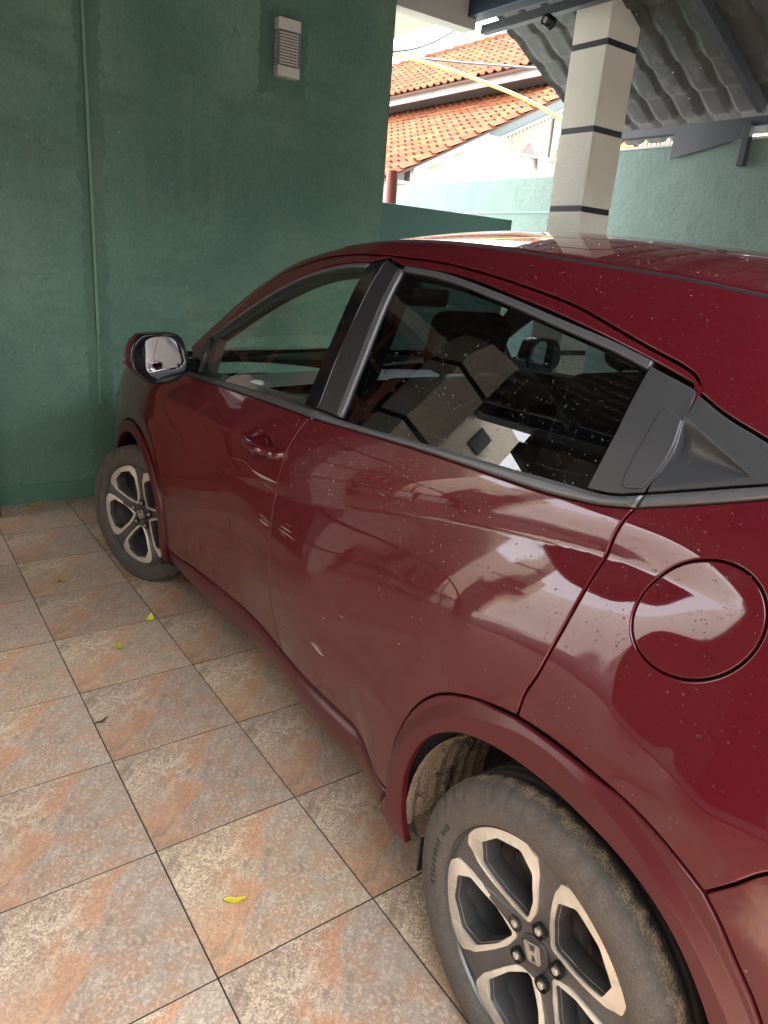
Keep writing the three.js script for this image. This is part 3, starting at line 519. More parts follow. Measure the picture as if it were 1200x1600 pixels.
// A pressed panel on the side surface: outline, optional hole, edges rolled in by r and turned down to depth d. W gives the half width.
function panel(outline, { W = sideW, hole, grid = .022, gap = .0018, r = .003, d = .018, side = -1, flat = false } = {}) {
  const P = [], N = [], U = [], I = [];
  const e = .0012, frame = (z, h) => { const w = W(z, h), az = (W(z + e, h) - W(z - e, h)) / (2 * e), ah = (W(z, h + e) - W(z, h - e)) / (2 * e), l = Math.hypot(1, az, ah); return [w, 1 / l, -ah / l, -az / l]; };   // w and the outward normal (out, up, back)
  const put = (z, h, down = 0, tz = 0, th = 0, tn = 1) => {           // tz, th: outward direction in the outline's plane mixed into the normal
    const [w, no, nh, nz] = frame(z, h); P.push(side * (w - down * no), h - down * nh, z - down * nz);
    let a = no * tn, b = nh * tn + th, c = nz * tn + tz; const l = Math.hypot(a, b, c) || 1; N.push(side * a / l, b / l, c / l); U.push(z, h); return P.length / 3 - 1;
  };
  const tri = (a, b, c) => side < 0 ? I.push(a, b, c) : I.push(a, c, b);
  const out = ccw(outline), base = inset(out, gap), rings = [base]; if (hole) rings.push(rev(inset(ccw(hole), -gap)));
  const inner = rings.map(p => inset(p, r));
  // the surface inside
  let poly = inner[0];
  if (inner[1]) { let bi = 0, bj = 0, bd = 1e9; for (let i = 0; i < inner[0].length; i++) for (let j = 0; j < inner[1].length; j++) { const q = Math.hypot(inner[0][i][0] - inner[1][j][0], inner[0][i][1] - inner[1][j][1]); if (q < bd) { bd = q; bi = i; bj = j; } } const H = inner[1]; poly = [...inner[0].slice(0, bi + 1), ...H.slice(bj), ...H.slice(0, bj + 1), ...inner[0].slice(bi)]; }
  let x0 = 1e9, x1 = -1e9, y0 = 1e9, y1 = -1e9; for (const p of poly) { x0 = Math.min(x0, p[0]); x1 = Math.max(x1, p[0]); y0 = Math.min(y0, p[1]); y1 = Math.max(y1, p[1]); }
  x0 = Math.floor(x0 / grid) * grid - .0003; y0 = Math.floor(y0 / grid) * grid - .0003; const nx = Math.ceil((x1 - x0) / grid), ny = Math.ceil((y1 - y0) / grid), crossed = new Uint8Array(nx * ny);
  for (let i = 0; i < poly.length; i++) { const a = poly[i], b = poly[(i + 1) % poly.length], n = Math.max(1, Math.ceil(Math.hypot(b[0] - a[0], b[1] - a[1]) / (grid * .2))); for (let k = 0; k <= n; k++) { const cx = Math.floor((mix(a[0], b[0], k / n) - x0) / grid), cy = Math.floor((mix(a[1], b[1], k / n) - y0) / grid); for (let q = -1; q < 2; q++) for (let s = -1; s < 2; s++) if (cx + q >= 0 && cx + q < nx && cy + s >= 0 && cy + s < ny) crossed[(cy + s) * nx + cx + q] = 1; } }
  const keyed = new Map(), vert = (z, h) => { const k = Math.round(z * 1e6) + ',' + Math.round(h * 1e6); if (!keyed.has(k)) keyed.set(k, put(z, h)); return keyed.get(k); };
  for (let j = 0; j < ny; j++) for (let i = 0; i < nx; i++) {
    const a = x0 + i * grid, b = a + grid, c = y0 + j * grid, q = c + grid;
    if (!crossed[j * nx + i]) { if (insidePoly(poly, a + grid / 2, c + grid / 2)) { const v = [vert(a, c), vert(b, c), vert(b, q), vert(a, q)]; tri(v[0], v[1], v[2]); tri(v[0], v[2], v[3]); } continue; }
    let cell = clipCell(poly, a, c, b, q); cell = cell.filter((p, k) => { const o = cell[(k + 1) % cell.length]; return Math.abs(p[0] - o[0]) + Math.abs(p[1] - o[1]) > 1e-7; }); if (cell.length < 3) continue;
    const V2 = cell.map(p => new THREE.Vector2(p[0], p[1])), f = THREE.ShapeUtils.triangulateShape(V2, []), v = cell.map(p => vert(p[0], p[1]));
    for (const t of f) { const A = cell[t[0]], B = cell[t[1]], C = cell[t[2]], s = (B[0] - A[0]) * (C[1] - A[1]) - (C[0] - A[0]) * (B[1] - A[1]); if (s > 1e-12) tri(v[t[0]], v[t[1]], v[t[2]]); else if (s < -1e-12) tri(v[t[0]], v[t[2]], v[t[1]]); }
  }
  // rolled edges
  if (!flat) rings.forEach((ring, w) => {
    const n = ring.length, inn = inner[w], rows = [];
    for (let k = 0; k <= 5; k++) {
      const row = [], ang = Math.min(k, 4) / 4 * Math.PI / 2, f = Math.sin(ang), down = k < 5 ? r * (1 - Math.cos(ang)) : d;
      for (let i = 0; i < n; i++) { const a = inn[i], b = ring[i], l = Math.hypot(b[0] - a[0], b[1] - a[1]) || 1, tx = (b[0] - a[0]) / l, ty = (b[1] - a[1]) / l; row.push(put(mix(a[0], b[0], f), mix(a[1], b[1], f), down, tx * Math.sin(ang) * 1.0, ty * Math.sin(ang) * 1.0, Math.cos(ang))); }
      rows.push(row);
    }
    for (let k = 0; k < 5; k++) for (let i = 0; i < n; i++) { const j = (i + 1) % n; tri(rows[k][i], rows[k + 1][i], rows[k + 1][j]); tri(rows[k][i], rows[k + 1][j], rows[k][j]); }
  });
  const g = new THREE.BufferGeometry(); g.setAttribute('position', new THREE.Float32BufferAttribute(P, 3)); g.setAttribute('normal', new THREE.Float32BufferAttribute(N, 3)); g.setAttribute('uv', new THREE.Float32BufferAttribute(U, 2)); g.setIndex(I); return g;
}
const off = d => (z, h) => sideW(z, h) + d;

// curves shared by neighbours
const doorSeam = crv([[-1.062, 1.117], [-1.084, 1.100], [-1.110, 1.055], [-1.132, 1.005], [-1.143, .960], [-1.157, .920], [-1.167, .880], [-1.165, .82], [-1.150, .75], [-1.137, .68], [-1.135, .60], [-1.143, .52], [-1.143, .45], [-1.130, .372]]);
const beltRear = crv([[-1.062, 1.117], [-.8, 1.136], [-.575, 1.151], [-.33, 1.163], [-.212, 1.169], [-.143, 1.176], [-.092, 1.183], [-.027, 1.198]]);
const beltFront = crv([[-2.085, 1.068], [-1.942, 1.074], [-1.7, 1.087], [-1.434, 1.101], [-1.062, 1.117]]);
const rearGap = crv([[-.027, 1.198], [-.038, 1.171], [-.052, 1.08], [-.064, .98], [-.086, .885], [-.103, .842], [-.115, .785]]);
const archGapR = crv([[-.115, .785], [-.156, .776], [-.228, .756], [-.306, .720], [-.357, .679], [-.403, .622], [-.438, .556], [-.460, .497], [-.470, .437], [-.471, .396], [-.466, .350]]);
const archGapQ = crv([[-.115, .785], [-.025, .791], [.069, .792], [.147, .787], [.201, .778], [.241, .766], [.277, .751]]);
const archGapB = crv([[.277, .751], [.306, .725], [.339, .688], [.376, .646], [.425, .56], [.455, .47], [.46, .38], [.45, .28]]);
const rearDoorLow = crv([[-.466, .350], [-.530, .350], [-.569, .364], [-.63, .372], [-.8, .377], [-1.0, .376], [-1.130, .372]]);
const frontDoorLow = crv([[-1.130, .372], [-1.4, .368], [-1.7, .358], [-1.9, .345], [-2.03, .326], [-2.199, .312]]);
const frontDoorEdge = crv([[-2.199, .312], [-2.255, .393], [-2.288, .475], [-2.318, .56], [-2.332, .652], [-2.322, .748], [-2.295, .887], [-2.215, 1.009], [-2.15, 1.05], [-2.085, 1.068]]);
const roofEdge = crv([[-2.139, 1.165], [-1.992, 1.285], [-1.88, 1.378], [-1.78, 1.452], [-1.669, 1.500], [-1.451, 1.550], [-1.299, 1.573], [-1.147, 1.586], [-.95, 1.590], [-.8, 1.586], [-.609, 1.577], [-.394, 1.561], [-.189, 1.546], [-.019, 1.528], [.2, 1.502], [.45, 1.466], [.74, 1.42]]);
const gapFront = crv([[-2.085, 1.138], [-1.955, 1.262], [-1.846, 1.365], [-1.701, 1.452], [-1.57, 1.495], [-1.417, 1.529], [-1.238, 1.547], [-1.072, 1.549]]);
const gapRear = crv([[-1.072, 1.549], [-.822, 1.541], [-.618, 1.521], [-.477, 1.502], [-.351, 1.481], [-.269, 1.461], [-.152, 1.431], [-.073, 1.412], [-.042, 1.401], [-.024, 1.384], [-.020, 1.364]]);
const cGap = crv([[-.020, 1.364], [-.016, 1.331], [-.008, 1.296], [-.013, 1.259], [-.024, 1.230], [-.029, 1.207], [-.027, 1.198]]);
const qBot = crv([[-.027, 1.198], [.063, 1.231], [.152, 1.266], [.235, 1.302]]), qTop = crv([[.235, 1.306], [.160, 1.324], [.113, 1.337], [.037, 1.357], [-.020, 1.378]]);
const glassTopF = crv([[-1.985, 1.222], [-1.962, 1.236], [-1.785, 1.335], [-1.608, 1.419], [-1.436, 1.477], [-1.253, 1.510], [-1.147, 1.517]]);
const glassTopR = crv([[-.966, 1.517], [-.796, 1.508], [-.575, 1.479], [-.350, 1.442], [-.213, 1.419], [-.128, 1.401]]);

const frontDoor = loop(beltFront, doorSeam, frontDoorLow, frontDoorEdge);
const rearDoor = loop(rev(doorSeam), beltRear, rearGap, archGapR, rearDoorLow);
const fuelC = [.1345, 1.0875], fuelLid = Array.from({ length: 56 }, (_, i) => { const a = i / 56 * 2 * Math.PI; return [fuelC[0] + .0935 * Math.cos(a) + .006 * Math.sin(a), fuelC[1] + .086 * Math.sin(a) + .012 * Math.cos(a)]; });
const bumperGap = crv([[.277, .751], [.310, .797], [.342, .842], [.45, .93], [.60, .985], [.80, .99]]);
const tailEdge = crv([[.74, 1.42], [.79, 1.30], [.82, 1.15], [.80, .99]]);
const quarter = loop(archGapQ, bumperGap, rev(tailEdge), rev(roofEdge), lin([[-2.139, 1.165], [-2.085, 1.138]]), gapFront, gapRear, rev(qTop), rev(qBot), rearGap);
const bumperR = loop(bumperGap, crv([[.80, .99], [.84, .85], [.845, .6], [.80, .35], [.72, .25]]), lin([[.72, .25], [.45, .28]]), rev(archGapB));
const rearArchIn = crv([[-.385, .262], [-.397, .315], [-.404, .372], [-.400, .450], [-.383, .506], [-.357, .562], [-.322, .609], [-.282, .644], [-.239, .671], [-.202, .686], [-.150, .700], [-.108, .706], [-.039, .711], [.039, .713], [.12, .705], [.179, .693], [.224, .677], [.263, .650], [.300, .612], [.335, .562], [.365, .49], [.38, .40], [.37, .28]]);
const claddingR = loop(rev(archGapR), archGapQ, archGapB, lin([[.45, .28], [.37, .28]]), rev(rearArchIn), lin([[-.385, .262], [-.505, .258], [-.50, .30], [-.466, .350]]));
const FC = [-2.625, .33];
const frontArchIn = arcP(FC[0], FC[1], .378, -14, 190, 60), frontArchOut = arcP(FC[0], FC[1], .440, -2, 190, 60);
const claddingF = loop(frontArchOut, rev(frontArchIn), lin([frontArchIn[0], [-2.20, .235], [-2.19, .30], frontArchOut[0]]));
const fender = loop(rev(frontDoorEdge), lin([[-2.199, .312], [-2.186, .312]]), frontArchOut.filter(p => p[1] > .345), crv([[-3.06, .36], [-3.10, .45], [-3.13, .55], [-3.14, .62], [-3.16, .72], [-3.22, .80], [-3.30, .855]]), crv([[-3.30, .855], [-3.1, .925], [-2.85, .985], [-2.55, 1.030], [-2.3, 1.055], [-2.085, 1.068]]));
const bumperF = loop(crv([[-3.06, .36], [-3.10, .45], [-3.13, .55], [-3.14, .62], [-3.16, .72], [-3.22, .80], [-3.30, .855]]), lin([[-3.30, .855], [-3.42, .80], [-3.43, .5], [-3.38, .25], [-3.04, .25], [-3.055, .345]]));
const sill = loop(lin([[-2.19, .30]]), rev(frontDoorLow), rev(rearDoorLow), lin([[-.50, .30], [-.515, .262]]), crv([[-.515, .262], [-.56, .225], [-.65, .205], [-1.2, .20], [-1.8, .205], [-2.1, .215], [-2.195, .235]]));
const stripF = loop(beltFront, lin([[-1.062, 1.117], [-1.062, 1.141]]), rev(beltFront.map(p => [p[0], p[1] + .020 + .004 * S(-2.1, -1.1, p[0])])));
const beltRearUp = crv([[-1.056, 1.142], [-.925, 1.144], [-.518, 1.172], [-.342, 1.184], [-.160, 1.197], [-.120, 1.199], [-.07, 1.206], [-.025, 1.2215]]);
const stripR = loop(beltRear, lin([[-.027, 1.198], [-.025, 1.2215]]), rev(beltRearUp));
const qBotUp = crv([[-.022, 1.2225], [.053, 1.250], [.143, 1.283], [.222, 1.308]]);
const stripQ = loop(qBot, lin([[.235, 1.302], [.222, 1.308]]), rev(qBotUp));
const paneF = loop(glassTopF, lin([[-1.147, 1.517], [-1.140, 1.138]]), crv([[-1.140, 1.138], [-1.434, 1.120], [-1.942, 1.094]]), lin([[-1.942, 1.094], [-1.985, 1.222]]));
const paneR = loop(glassTopR, lin([[-.128, 1.401], [-.1255, 1.30], [-.131, 1.198]]), rev(beltRearUp.filter(p => p[0] > -.94 && p[0] < -.131)), lin([[-.935, 1.144], [-.966, 1.517]]));
const cPanel = loop(lin([[-.128, 1.402], [-.1255, 1.30], [-.131, 1.199]]), beltRearUp.filter(p => p[0] > -.13), rev(cGap.filter(p => p[1] > 1.2225)), crv([[-.020, 1.364], [-.024, 1.380], [-.05, 1.388]]), lin([[-.05, 1.388], [-.128, 1.405]]));
const pillF = loop(lin([[-1.140, 1.139], [-1.147, 1.519], [-1.072, 1.541]]), crv([[-1.072, 1.541], [-1.072, 1.399], [-1.074, 1.274], [-1.060, 1.142]]), lin([[-1.060, 1.142], [-1.140, 1.139]]));
const pillR = loop(crv([[-1.060, 1.143], [-1.074, 1.274], [-1.072, 1.399], [-1.072, 1.541]]), lin([[-1.072, 1.541], [-.992, 1.522], [-.958, 1.145], [-1.060, 1.143]]));
const frameF = loop(gapFront, lin([[-1.072, 1.549], [-1.072, 1.542], [-1.147, 1.527]]), rev(glassTopF.map(p => [p[0], p[1] + .010])), lin([[-1.985, 1.232], [-2.085, 1.138]]));
const trimTopR = crv([[-.990, 1.527], [-.727, 1.514], [-.494, 1.480], [-.346, 1.455], [-.221, 1.430], [-.120, 1.408], [-.022, 1.384]]);
const frameR = loop(gapRear.filter(p => p[1] > 1.386), rev(trimTopR), lin([[-.990, 1.527], [-1.072, 1.544]]));
const qPanel = loop(qBotUp, qTop, rev(cGap.filter(p => p[1] > 1.2235)).map(p => [p[0] + .0005, p[1]]));
const recess = [[-.012, 1.338], [.03, 1.325], [.061, 1.315], [.100, 1.299], [.118, 1.290], [.117, 1.283], [.105, 1.273], [.089, 1.266], [.023, 1.245], [-.010, 1.237]];
const handleP = loop(crv([[-.020, 1.338], [-.050, 1.350], [-.060, 1.349], [-.066, 1.342], [-.067, 1.325], [-.072, 1.235], [-.069, 1.224], [-.060, 1.219], [-.031, 1.226]], .005), crv([[-.031, 1.226], [-.017, 1.258], [-.012, 1.296], [-.020, 1.338]], .006));

// raised arches with a bevelled outer edge, hollows in doors and the quarter panel
const rearRound = (z, h) => Math.hypot(z * .98 + .005, h - .325), frontRound = (z, h) => Math.hypot(z - FC[0], h - FC[1]);
const archW = (z, h) => sideW(z, h) + (z > -1 ? .004 + .012 * clamp((.476 - rearRound(z, h)) / .026) + .004 * S(.36, .2, h) : .006 + .010 * clamp((.44 - frontRound(z, h)) / .022) + .006 * S(.0, 1, 0));
const handleAt = [-1.285, .984];                                       // the front door's handle, tilted along the belt
const hu = (z, h) => { const a = .075, x = z - handleAt[0], y = h - handleAt[1]; return [x * Math.cos(a) + y * Math.sin(a), -x * Math.sin(a) + y * Math.cos(a)]; };
const doorW = (z, h) => { const [x, y] = hu(z, h), e = Math.hypot((x + .012) / .098, y / .052), m = Math.hypot((z + 1.60) / .17, (h - 1.045) / .058); return sideW(z, h) - .020 * (1 - S(.0, 1, e)) - .0; };
const quarterW = sideW;
const recessW = (z, h) => { const f = clamp((.120 - z) / .132), y = f > 0 ? (h - 1.2875) / (.053 * f + 1e-6) : 2; return sideW(z, h) + .002 - (Math.abs(y) < 1 ? .024 * Math.pow(f, .7) * Math.pow(1 - y * y, 1.4) : 0); };
const sillW = (z, h) => { const t = clamp((.375 - h) / .175); return sideW(z, .372) - .004 - .034 * (1 - S(.02, .24, t)) + .008 * Math.sin(Math.PI * t) - .050 * t * t; };
const stripW = (lo, up) => (z, h) => sideW(z, h) + .007;

for (const side of [-1, 1]) {
  const o = { side }, fineG = side < 0 ? .016 : .04;
  const put = (name, outline, m, more = {}) => obj(name, panel(outline, { grid: fineG, ...more, side }), m, car);
  const fd = put('front_door', frontDoor, paint, { W: doorW, gap: .0024, grid: side < 0 ? .010 : .04 }), rd = put('rear_door', rearDoor, paint, { gap: .0024, grid: side < 0 ? .006 : .04 });
  const sub = (parent, name, outline, m, more = {}) => { const q = obj(name, panel(outline, { grid: fineG, ...more, side }), m, parent); return q; };
  put('fender', fender, paint, { grid: side < 0 ? .012 : .04 });
  const qp = put('quarter_panel', quarter, paint, { hole: fuelLid, grid: side < 0 ? .008 : .04 });
  sub(qp, 'fuel_lid', fuelLid, paint, { grid: .012, gap: .0016, r: .002 });
  put('rear_bumper_side', bumperR, paint); put('front_bumper_side', bumperF, paint);
  put('wheel_arch', claddingR, paintCoarse, { W: archW, r: .004, grid: side < 0 ? .0032 : .04 }); put('wheel_arch', claddingF, paintCoarse, { W: archW, r: .004, gap: .004 });
  put('sill', sill, paintCoarse, { W: sillW, r: .006, d: .03, gap: .005, grid: side < 0 ? .010 : .04 });
  sub(fd, 'belt_strip', stripF, trim, { W: off(.004), r: .007, gap: .0005 }); sub(rd, 'belt_strip', stripR, seal, { W: off(.004), r: .008, gap: .0005 }); sub(qp, 'belt_strip', stripQ, seal, { W: off(.004), r: .008, gap: .0005 });
  sub(fd, 'window_frame', frameF, paint, { r: .004 }); sub(rd, 'window_frame', frameR, paint, { r: .004 });
  sub(fd, 'pillar_trim', pillF, trimGloss, { W: off(-.001), gap: .0012 }); sub(rd, 'pillar_trim', pillR, trimDark, { W: off(-.001), gap: .0012 });
  sub(fd, 'window_glass', inset(ccw(paneF), -.010), glassF, { W: off(-.007), flat: true, gap: 0, r: .0001 }); sub(rd, 'window_glass', inset(ccw(paneR), -.010), glassR, { W: off(-.007), flat: true, gap: 0, r: .0001 });
  const seg = (c, d0, d1) => loop(c.map(p => [p[0], p[1] + d0]), rev(c.map(p => [p[0], p[1] + d1])));
  sub(fd, 'window_seal', seg(glassTopF, -.003, .010), seal, { r: .003, gap: .0003, W: off(.001) }); sub(rd, 'window_seal', seg(glassTopR, -.003, .011), seal, { r: .003, gap: .0003, W: off(.001) });
  sub(rd, 'window_seal', loop(lin([[-.992, 1.523], [-.958, 1.146]]), lin([[-.932, 1.146], [-.964, 1.519]])), seal, { r: .006, gap: .0008, W: off(.002) });
  sub(rd, 'handle_panel', cPanel, trim, { W: off(.000), gap: .0014 }); sub(rd, 'door_handle', handleP, trim, { W: off(.0030), gap: .0014, r: .003, grid: .008, d: .02 });
  sub(qp, 'corner_panel', qPanel, trim, { W: recessW, grid: side < 0 ? .0026 : .03, gap: .0014 });
  // front door handle: a bowl with a grip across it
  const hp = (x, y, out) => { const a = .075, z = handleAt[0] + x * Math.cos(a) - y * Math.sin(a), h = handleAt[1] + x * Math.sin(a) + y * Math.cos(a); return [side * (sideW(z, h) + out), h, z]; };
  const grip = tube([hp(-.115, .004, -.006), hp(-.095, .004, .012), hp(-.05, .004, .026), hp(0, .003, .030), hp(.05, .001, .026), hp(.072, 0, .014), hp(.078, 0, -.004)], .0135, 40, 12);
  obj('door_handle', [grip, tube([hp(.072, 0, -.008), hp(.085, 0, .016), hp(.118, -.002, .012), hp(.128, -.002, -.008)], .014, 16, 12)], paint, fd);
  obj('key_lock', new THREE.SphereGeometry(.010, 12, 8).translate(...hp(.098, 0, .018)), chrome, fd);
  // door mirror
  const mg = new THREE.Group(); mg.name = 'door_mirror'; car.add(mg); mg.position.set(side * .945, 1.150, -1.925); mg.rotation.y = -side * .10;
  mirrorParts(mg, side);
  obj('sail_panel', panel([[-2.082, 1.094], [-1.955, 1.097], [-1.998, 1.222], [-2.082, 1.140]], { side, grid: .03, W: off(.001) }), trim, car);
  obj('mirror_arm', [bar([side * .79, 1.120, -2.0], [side * .90, 1.118, -1.965], .07, .05, .015)], trimGloss, car);
}
function mirrorParts(g, side) {
  // shell: a rounded housing open to the rear, pane inside a dark bezel; local z points back, x outwards
  const R0 = [[385, 480], [398, 380], [440, 300], [490, 252], [560, 240], [700, 233], [830, 235], [890, 270], [925, 340], [950, 430], [960, 530], [900, 650], [830, 700], [700, 716], [560, 715], [480, 650], [400, 570]].map(p => [(680 - p[0]) * .00036, (475 - p[1]) * .00036]);
  const R1 = [[545, 300], [590, 275], [690, 267], [790, 265], [830, 290], [862, 360], [890, 450], [897, 520], [870, 556], [720, 582], [560, 605], [537, 580], [538, 440]].map(p => [(680 - p[0]) * .00036, (475 - p[1]) * .00036]);
  const ring = (pts, f, cx = 0, cy = 0) => { const c = new THREE.CatmullRomCurve3(pts.map(p => new THREE.Vector3(side * (cx + (p[0] - cx) * f), cy + (p[1] - cy) * f, 0)), true, 'centripetal'); return c.getSpacedPoints(64).slice(0, 64); };
  const outline = (k, dx = 0, dy = 0) => ring(R0, k, dx, dy), inner = k => ring(R1, k, -.013, .012);
  const shell = (secs, closeEnd) => { const P = [], I = []; for (const [k, z, dx, dy] of secs) for (const p of outline(k, dx, dy)) P.push(p.x, p.y, z); const n = 64; for (let s = 0; s < secs.length - 1; s++) for (let i = 0; i < n; i++) { const j = (i + 1) % n, a = s * n + i, b = s * n + j; I.push(a, b, a + n, b, b + n, a + n); } if (closeEnd) { const c = P.length / 3, q = secs[secs.length - 1]; P.push(side * (q[2] ?? 0), q[3] ?? 0, q[1] - .004); const o = (secs.length - 1) * n; for (let i = 0; i < n; i++) I.push(o + i, o + (i + 1) % n, c); } const q = new THREE.BufferGeometry(); q.setAttribute('position', new THREE.Float32BufferAttribute(P, 3)); q.setIndex(I); q.computeVertexNormals(); return boxUV(q); };
  obj('mirror_shell', shell([[1.0, -.018], [1.02, -.035], [1.0, -.06], [.90, -.092], [.66, -.118], [.3, -.130]], true), paint, g);
  const n = 64, BP = [], BI = []; [[ring(R0, 1.0), -.024], [ring(R0, 1.012), -.008], [ring(R0, .985), .002], [ring(R0, .93), .004], [inner(1.10), .0], [inner(1.03), -.004], [inner(1.0), -.012], [inner(.99), -.03]].forEach(([q, z]) => q.forEach(p => BP.push(p.x, p.y, z)));
  for (let s = 0; s < 7; s++) for (let i = 0; i < n; i++) { const j = (i + 1) % n, a = s * n + i, b = s * n + j; BI.push(a, b, a + n, b, b + n, a + n); }
  const bg = new THREE.BufferGeometry(); bg.setAttribute('position', new THREE.Float32BufferAttribute(BP, 3)); bg.setIndex(BI); bg.computeVertexNormals(); obj('mirror_bezel', boxUV(bg), trimGloss, g);
  obj('mirror_back', shell([[.87, -.036], [.5, -.037]], true), blackIn, g);
  const pn = new THREE.ShapeGeometry(new THREE.Shape(inner(.985).map(p => new THREE.Vector2(p.x, p.y)))); pn.rotateY(side * .165); pn.rotateX(.015); pn.translate(0, 0, -.016);
  obj('mirror_pane', pn, mat(.72, .75, .76, .01, { metalness: 1 }), g);
  obj('turn_signal', tube([[side * .02, -.004, -.128], [side * .085, -.010, -.088], [side * .112, -.014, -.050], [side * .118, -.015, -.03]], .0065, 24, 8), mat(.7, .5, .42, .1, { clearcoat: 1 }), g);
}

// --- roof, glass front and back, bonnet, ends ---
function sheet(rows, cols, f, flip) { const P = [], U = [], I = []; for (let i = 0; i <= rows; i++) for (let j = 0; j <= cols; j++) { const p = f(i / rows, j / cols); P.push(...p); U.push(p[0], p[2]); } for (let i = 0; i < rows; i++) for (let j = 0; j < cols; j++) { const a = i * (cols + 1) + j, b = a + cols + 1; flip ? I.push(a, a + 1, b, b, a + 1, b + 1) : I.push(a, b, a + 1, b, b + 1, a + 1); } const g = new THREE.BufferGeometry(); g.setAttribute('position', new THREE.Float32BufferAttribute(P, 3)); g.setAttribute('uv', new THREE.Float32BufferAttribute(U, 2)); g.setIndex(I); g.computeVertexNormals(); return g; }
const edgeH = spline(roofEdge.filter((_, i) => i % 6 === 0).map(p => p[0]), roofEdge.filter((_, i) => i % 6 === 0).map(p => p[1]));
const roofP = (z, t, drop = 0) => { const h = edgeH(z), w = sideW(z, h) - .008, c = .062 * S(-1.75, -1.0, z) * (1 - .25 * S(0, .8, z)); const q = Math.abs(t), y = h + .002 + c * (1 - q * q) - .012 * S(.975, 1, q) - drop; return [w * t, y, z]; };
obj('roof_panel', sheet(90, 72, (a, b) => roofP(-1.42 + a * 2.12, Math.sin((b - .5) * Math.PI)), true), paint, car);
obj('headliner', sheet(30, 20, (a, b) => roofP(-1.36 + a * 2.0, (b * 2 - 1) * .93, .035), true), mat(.24, .235, .22, .9), car);
for (const s of [-1, 1]) obj('roof_moulding', tube(Array.from({ length: 24 }, (_, i) => { const z = -1.36 + i / 23 * 2.05, h = edgeH(z); return [s * (sideW(z, h) - .004), h - .0035, z]; }), .0055, 90, 8), rubber, car);
const screenEdge = t => { const z = -2.13 + t * .72, h = edgeH(z); return [sideW(z, h) - .012, h - .004, z]; };
obj('windscreen', sheet(24, 30, (a, b) => { const [w, h, z] = screenEdge(a), t = b * 2 - 1, q = 1 - t * t; return [w * t, h + q * (.02 + .045 * a), z - q * (.26 - .10 * a)]; }, true), glassF, car);
obj('bonnet', sheet(30, 36, (a, b) => { const z = -2.12 - a * 1.20, h = spline([-3.4, -3.3, -3.1, -2.85, -2.55, -2.3, -2.085], [.80, .857, .927, .987, 1.032, 1.057, 1.07])(z), w = sideW(z, h) - .004, t = b * 2 - 1, q = 1 - t * t; return [w * t, h + .004 + q * .055 * (1 - .4 * a), z - q * (.26 - .02 * a) + (a < .01 ? .0 : 0)]; }), paint, car);
obj('cowl', sheet(4, 20, (a, b) => { const t = b * 2 - 1, q = 1 - t * t; return [(sideW(-2.12, 1.08) - .02) * t, 1.075 + q * .03 + a * .075 * (1 - q * .8), -2.14 - q * .27 + a * .02]; }, true), rubber, car);
for (const s of [-1, 1]) {
  const pts = Array.from({ length: 14 }, (_, i) => [-3.10 - i * .022, .76 + .0 * i + .055 * Math.sin(i / 13 * Math.PI) + i * .002]);
  obj('headlight', panel(loop(crv([[-3.05, .80], [-3.12, .865], [-3.26, .84], [-3.36, .79], [-3.36, .74], [-3.22, .75], [-3.05, .80]])), { side: s, W: off(.006), grid: .02 }), trimGloss, car);
}
obj('front_bumper', sheet(16, 24, (a, b) => { const h = .25 + a * .58, t = b * 2 - 1, z0 = -3.40, w = sideW(z0, h), q = 1 - t * t; return [w * t, h, z0 - .10 * q * (1 - .5 * Math.abs(a - .5))]; }), paint, car);
obj('grille', sheet(4, 16, (a, b) => { const t = b * 2 - 1; return [.42 * t, .66 + a * .12, -3.412 - .09 * (1 - t * t * .35)]; }), trimGloss, car);
obj('rear_bumper', sheet(12, 24, (a, b) => { const h = .26 + a * .72, t = b * 2 - 1, z0 = .79 + .03 * Math.sin(a * 3), w = sideW(z0, h) - .01, q = 1 - t * t; return [w * t, h, z0 + .08 * q]; }, true), paint, car);
obj('tailgate', sheet(12, 24, (a, b) => { const h = .97 + a * .20, t = b * 2 - 1, z0 = .80 - .02 * a, w = sideW(z0, h) - .01, q = 1 - t * t; return [w * t, h, z0 + .07 * q]; }, true), paint, car);
obj('rear_screen', sheet(12, 24, (a, b) => { const h = 1.17 + a * .245, t = b * 2 - 1, z0 = .785 - .07 * a, w = sideW(z0, h) - .012, q = 1 - t * t; return [w * t, h + .04 * q * a, z0 + .07 * q * (1 - a)]; }, true), glassR, car);
for (const s of [-1, 1]) obj('tail_lamp', panel(loop(crv([[.60, 1.10], [.70, 1.16], [.80, 1.15], [.80, 1.02], [.70, 1.03], [.60, 1.10]])), { side: s, W: off(.004), grid: .02 }), mat(.25, .01, .012, .1, { clearcoat: 1 }), car);

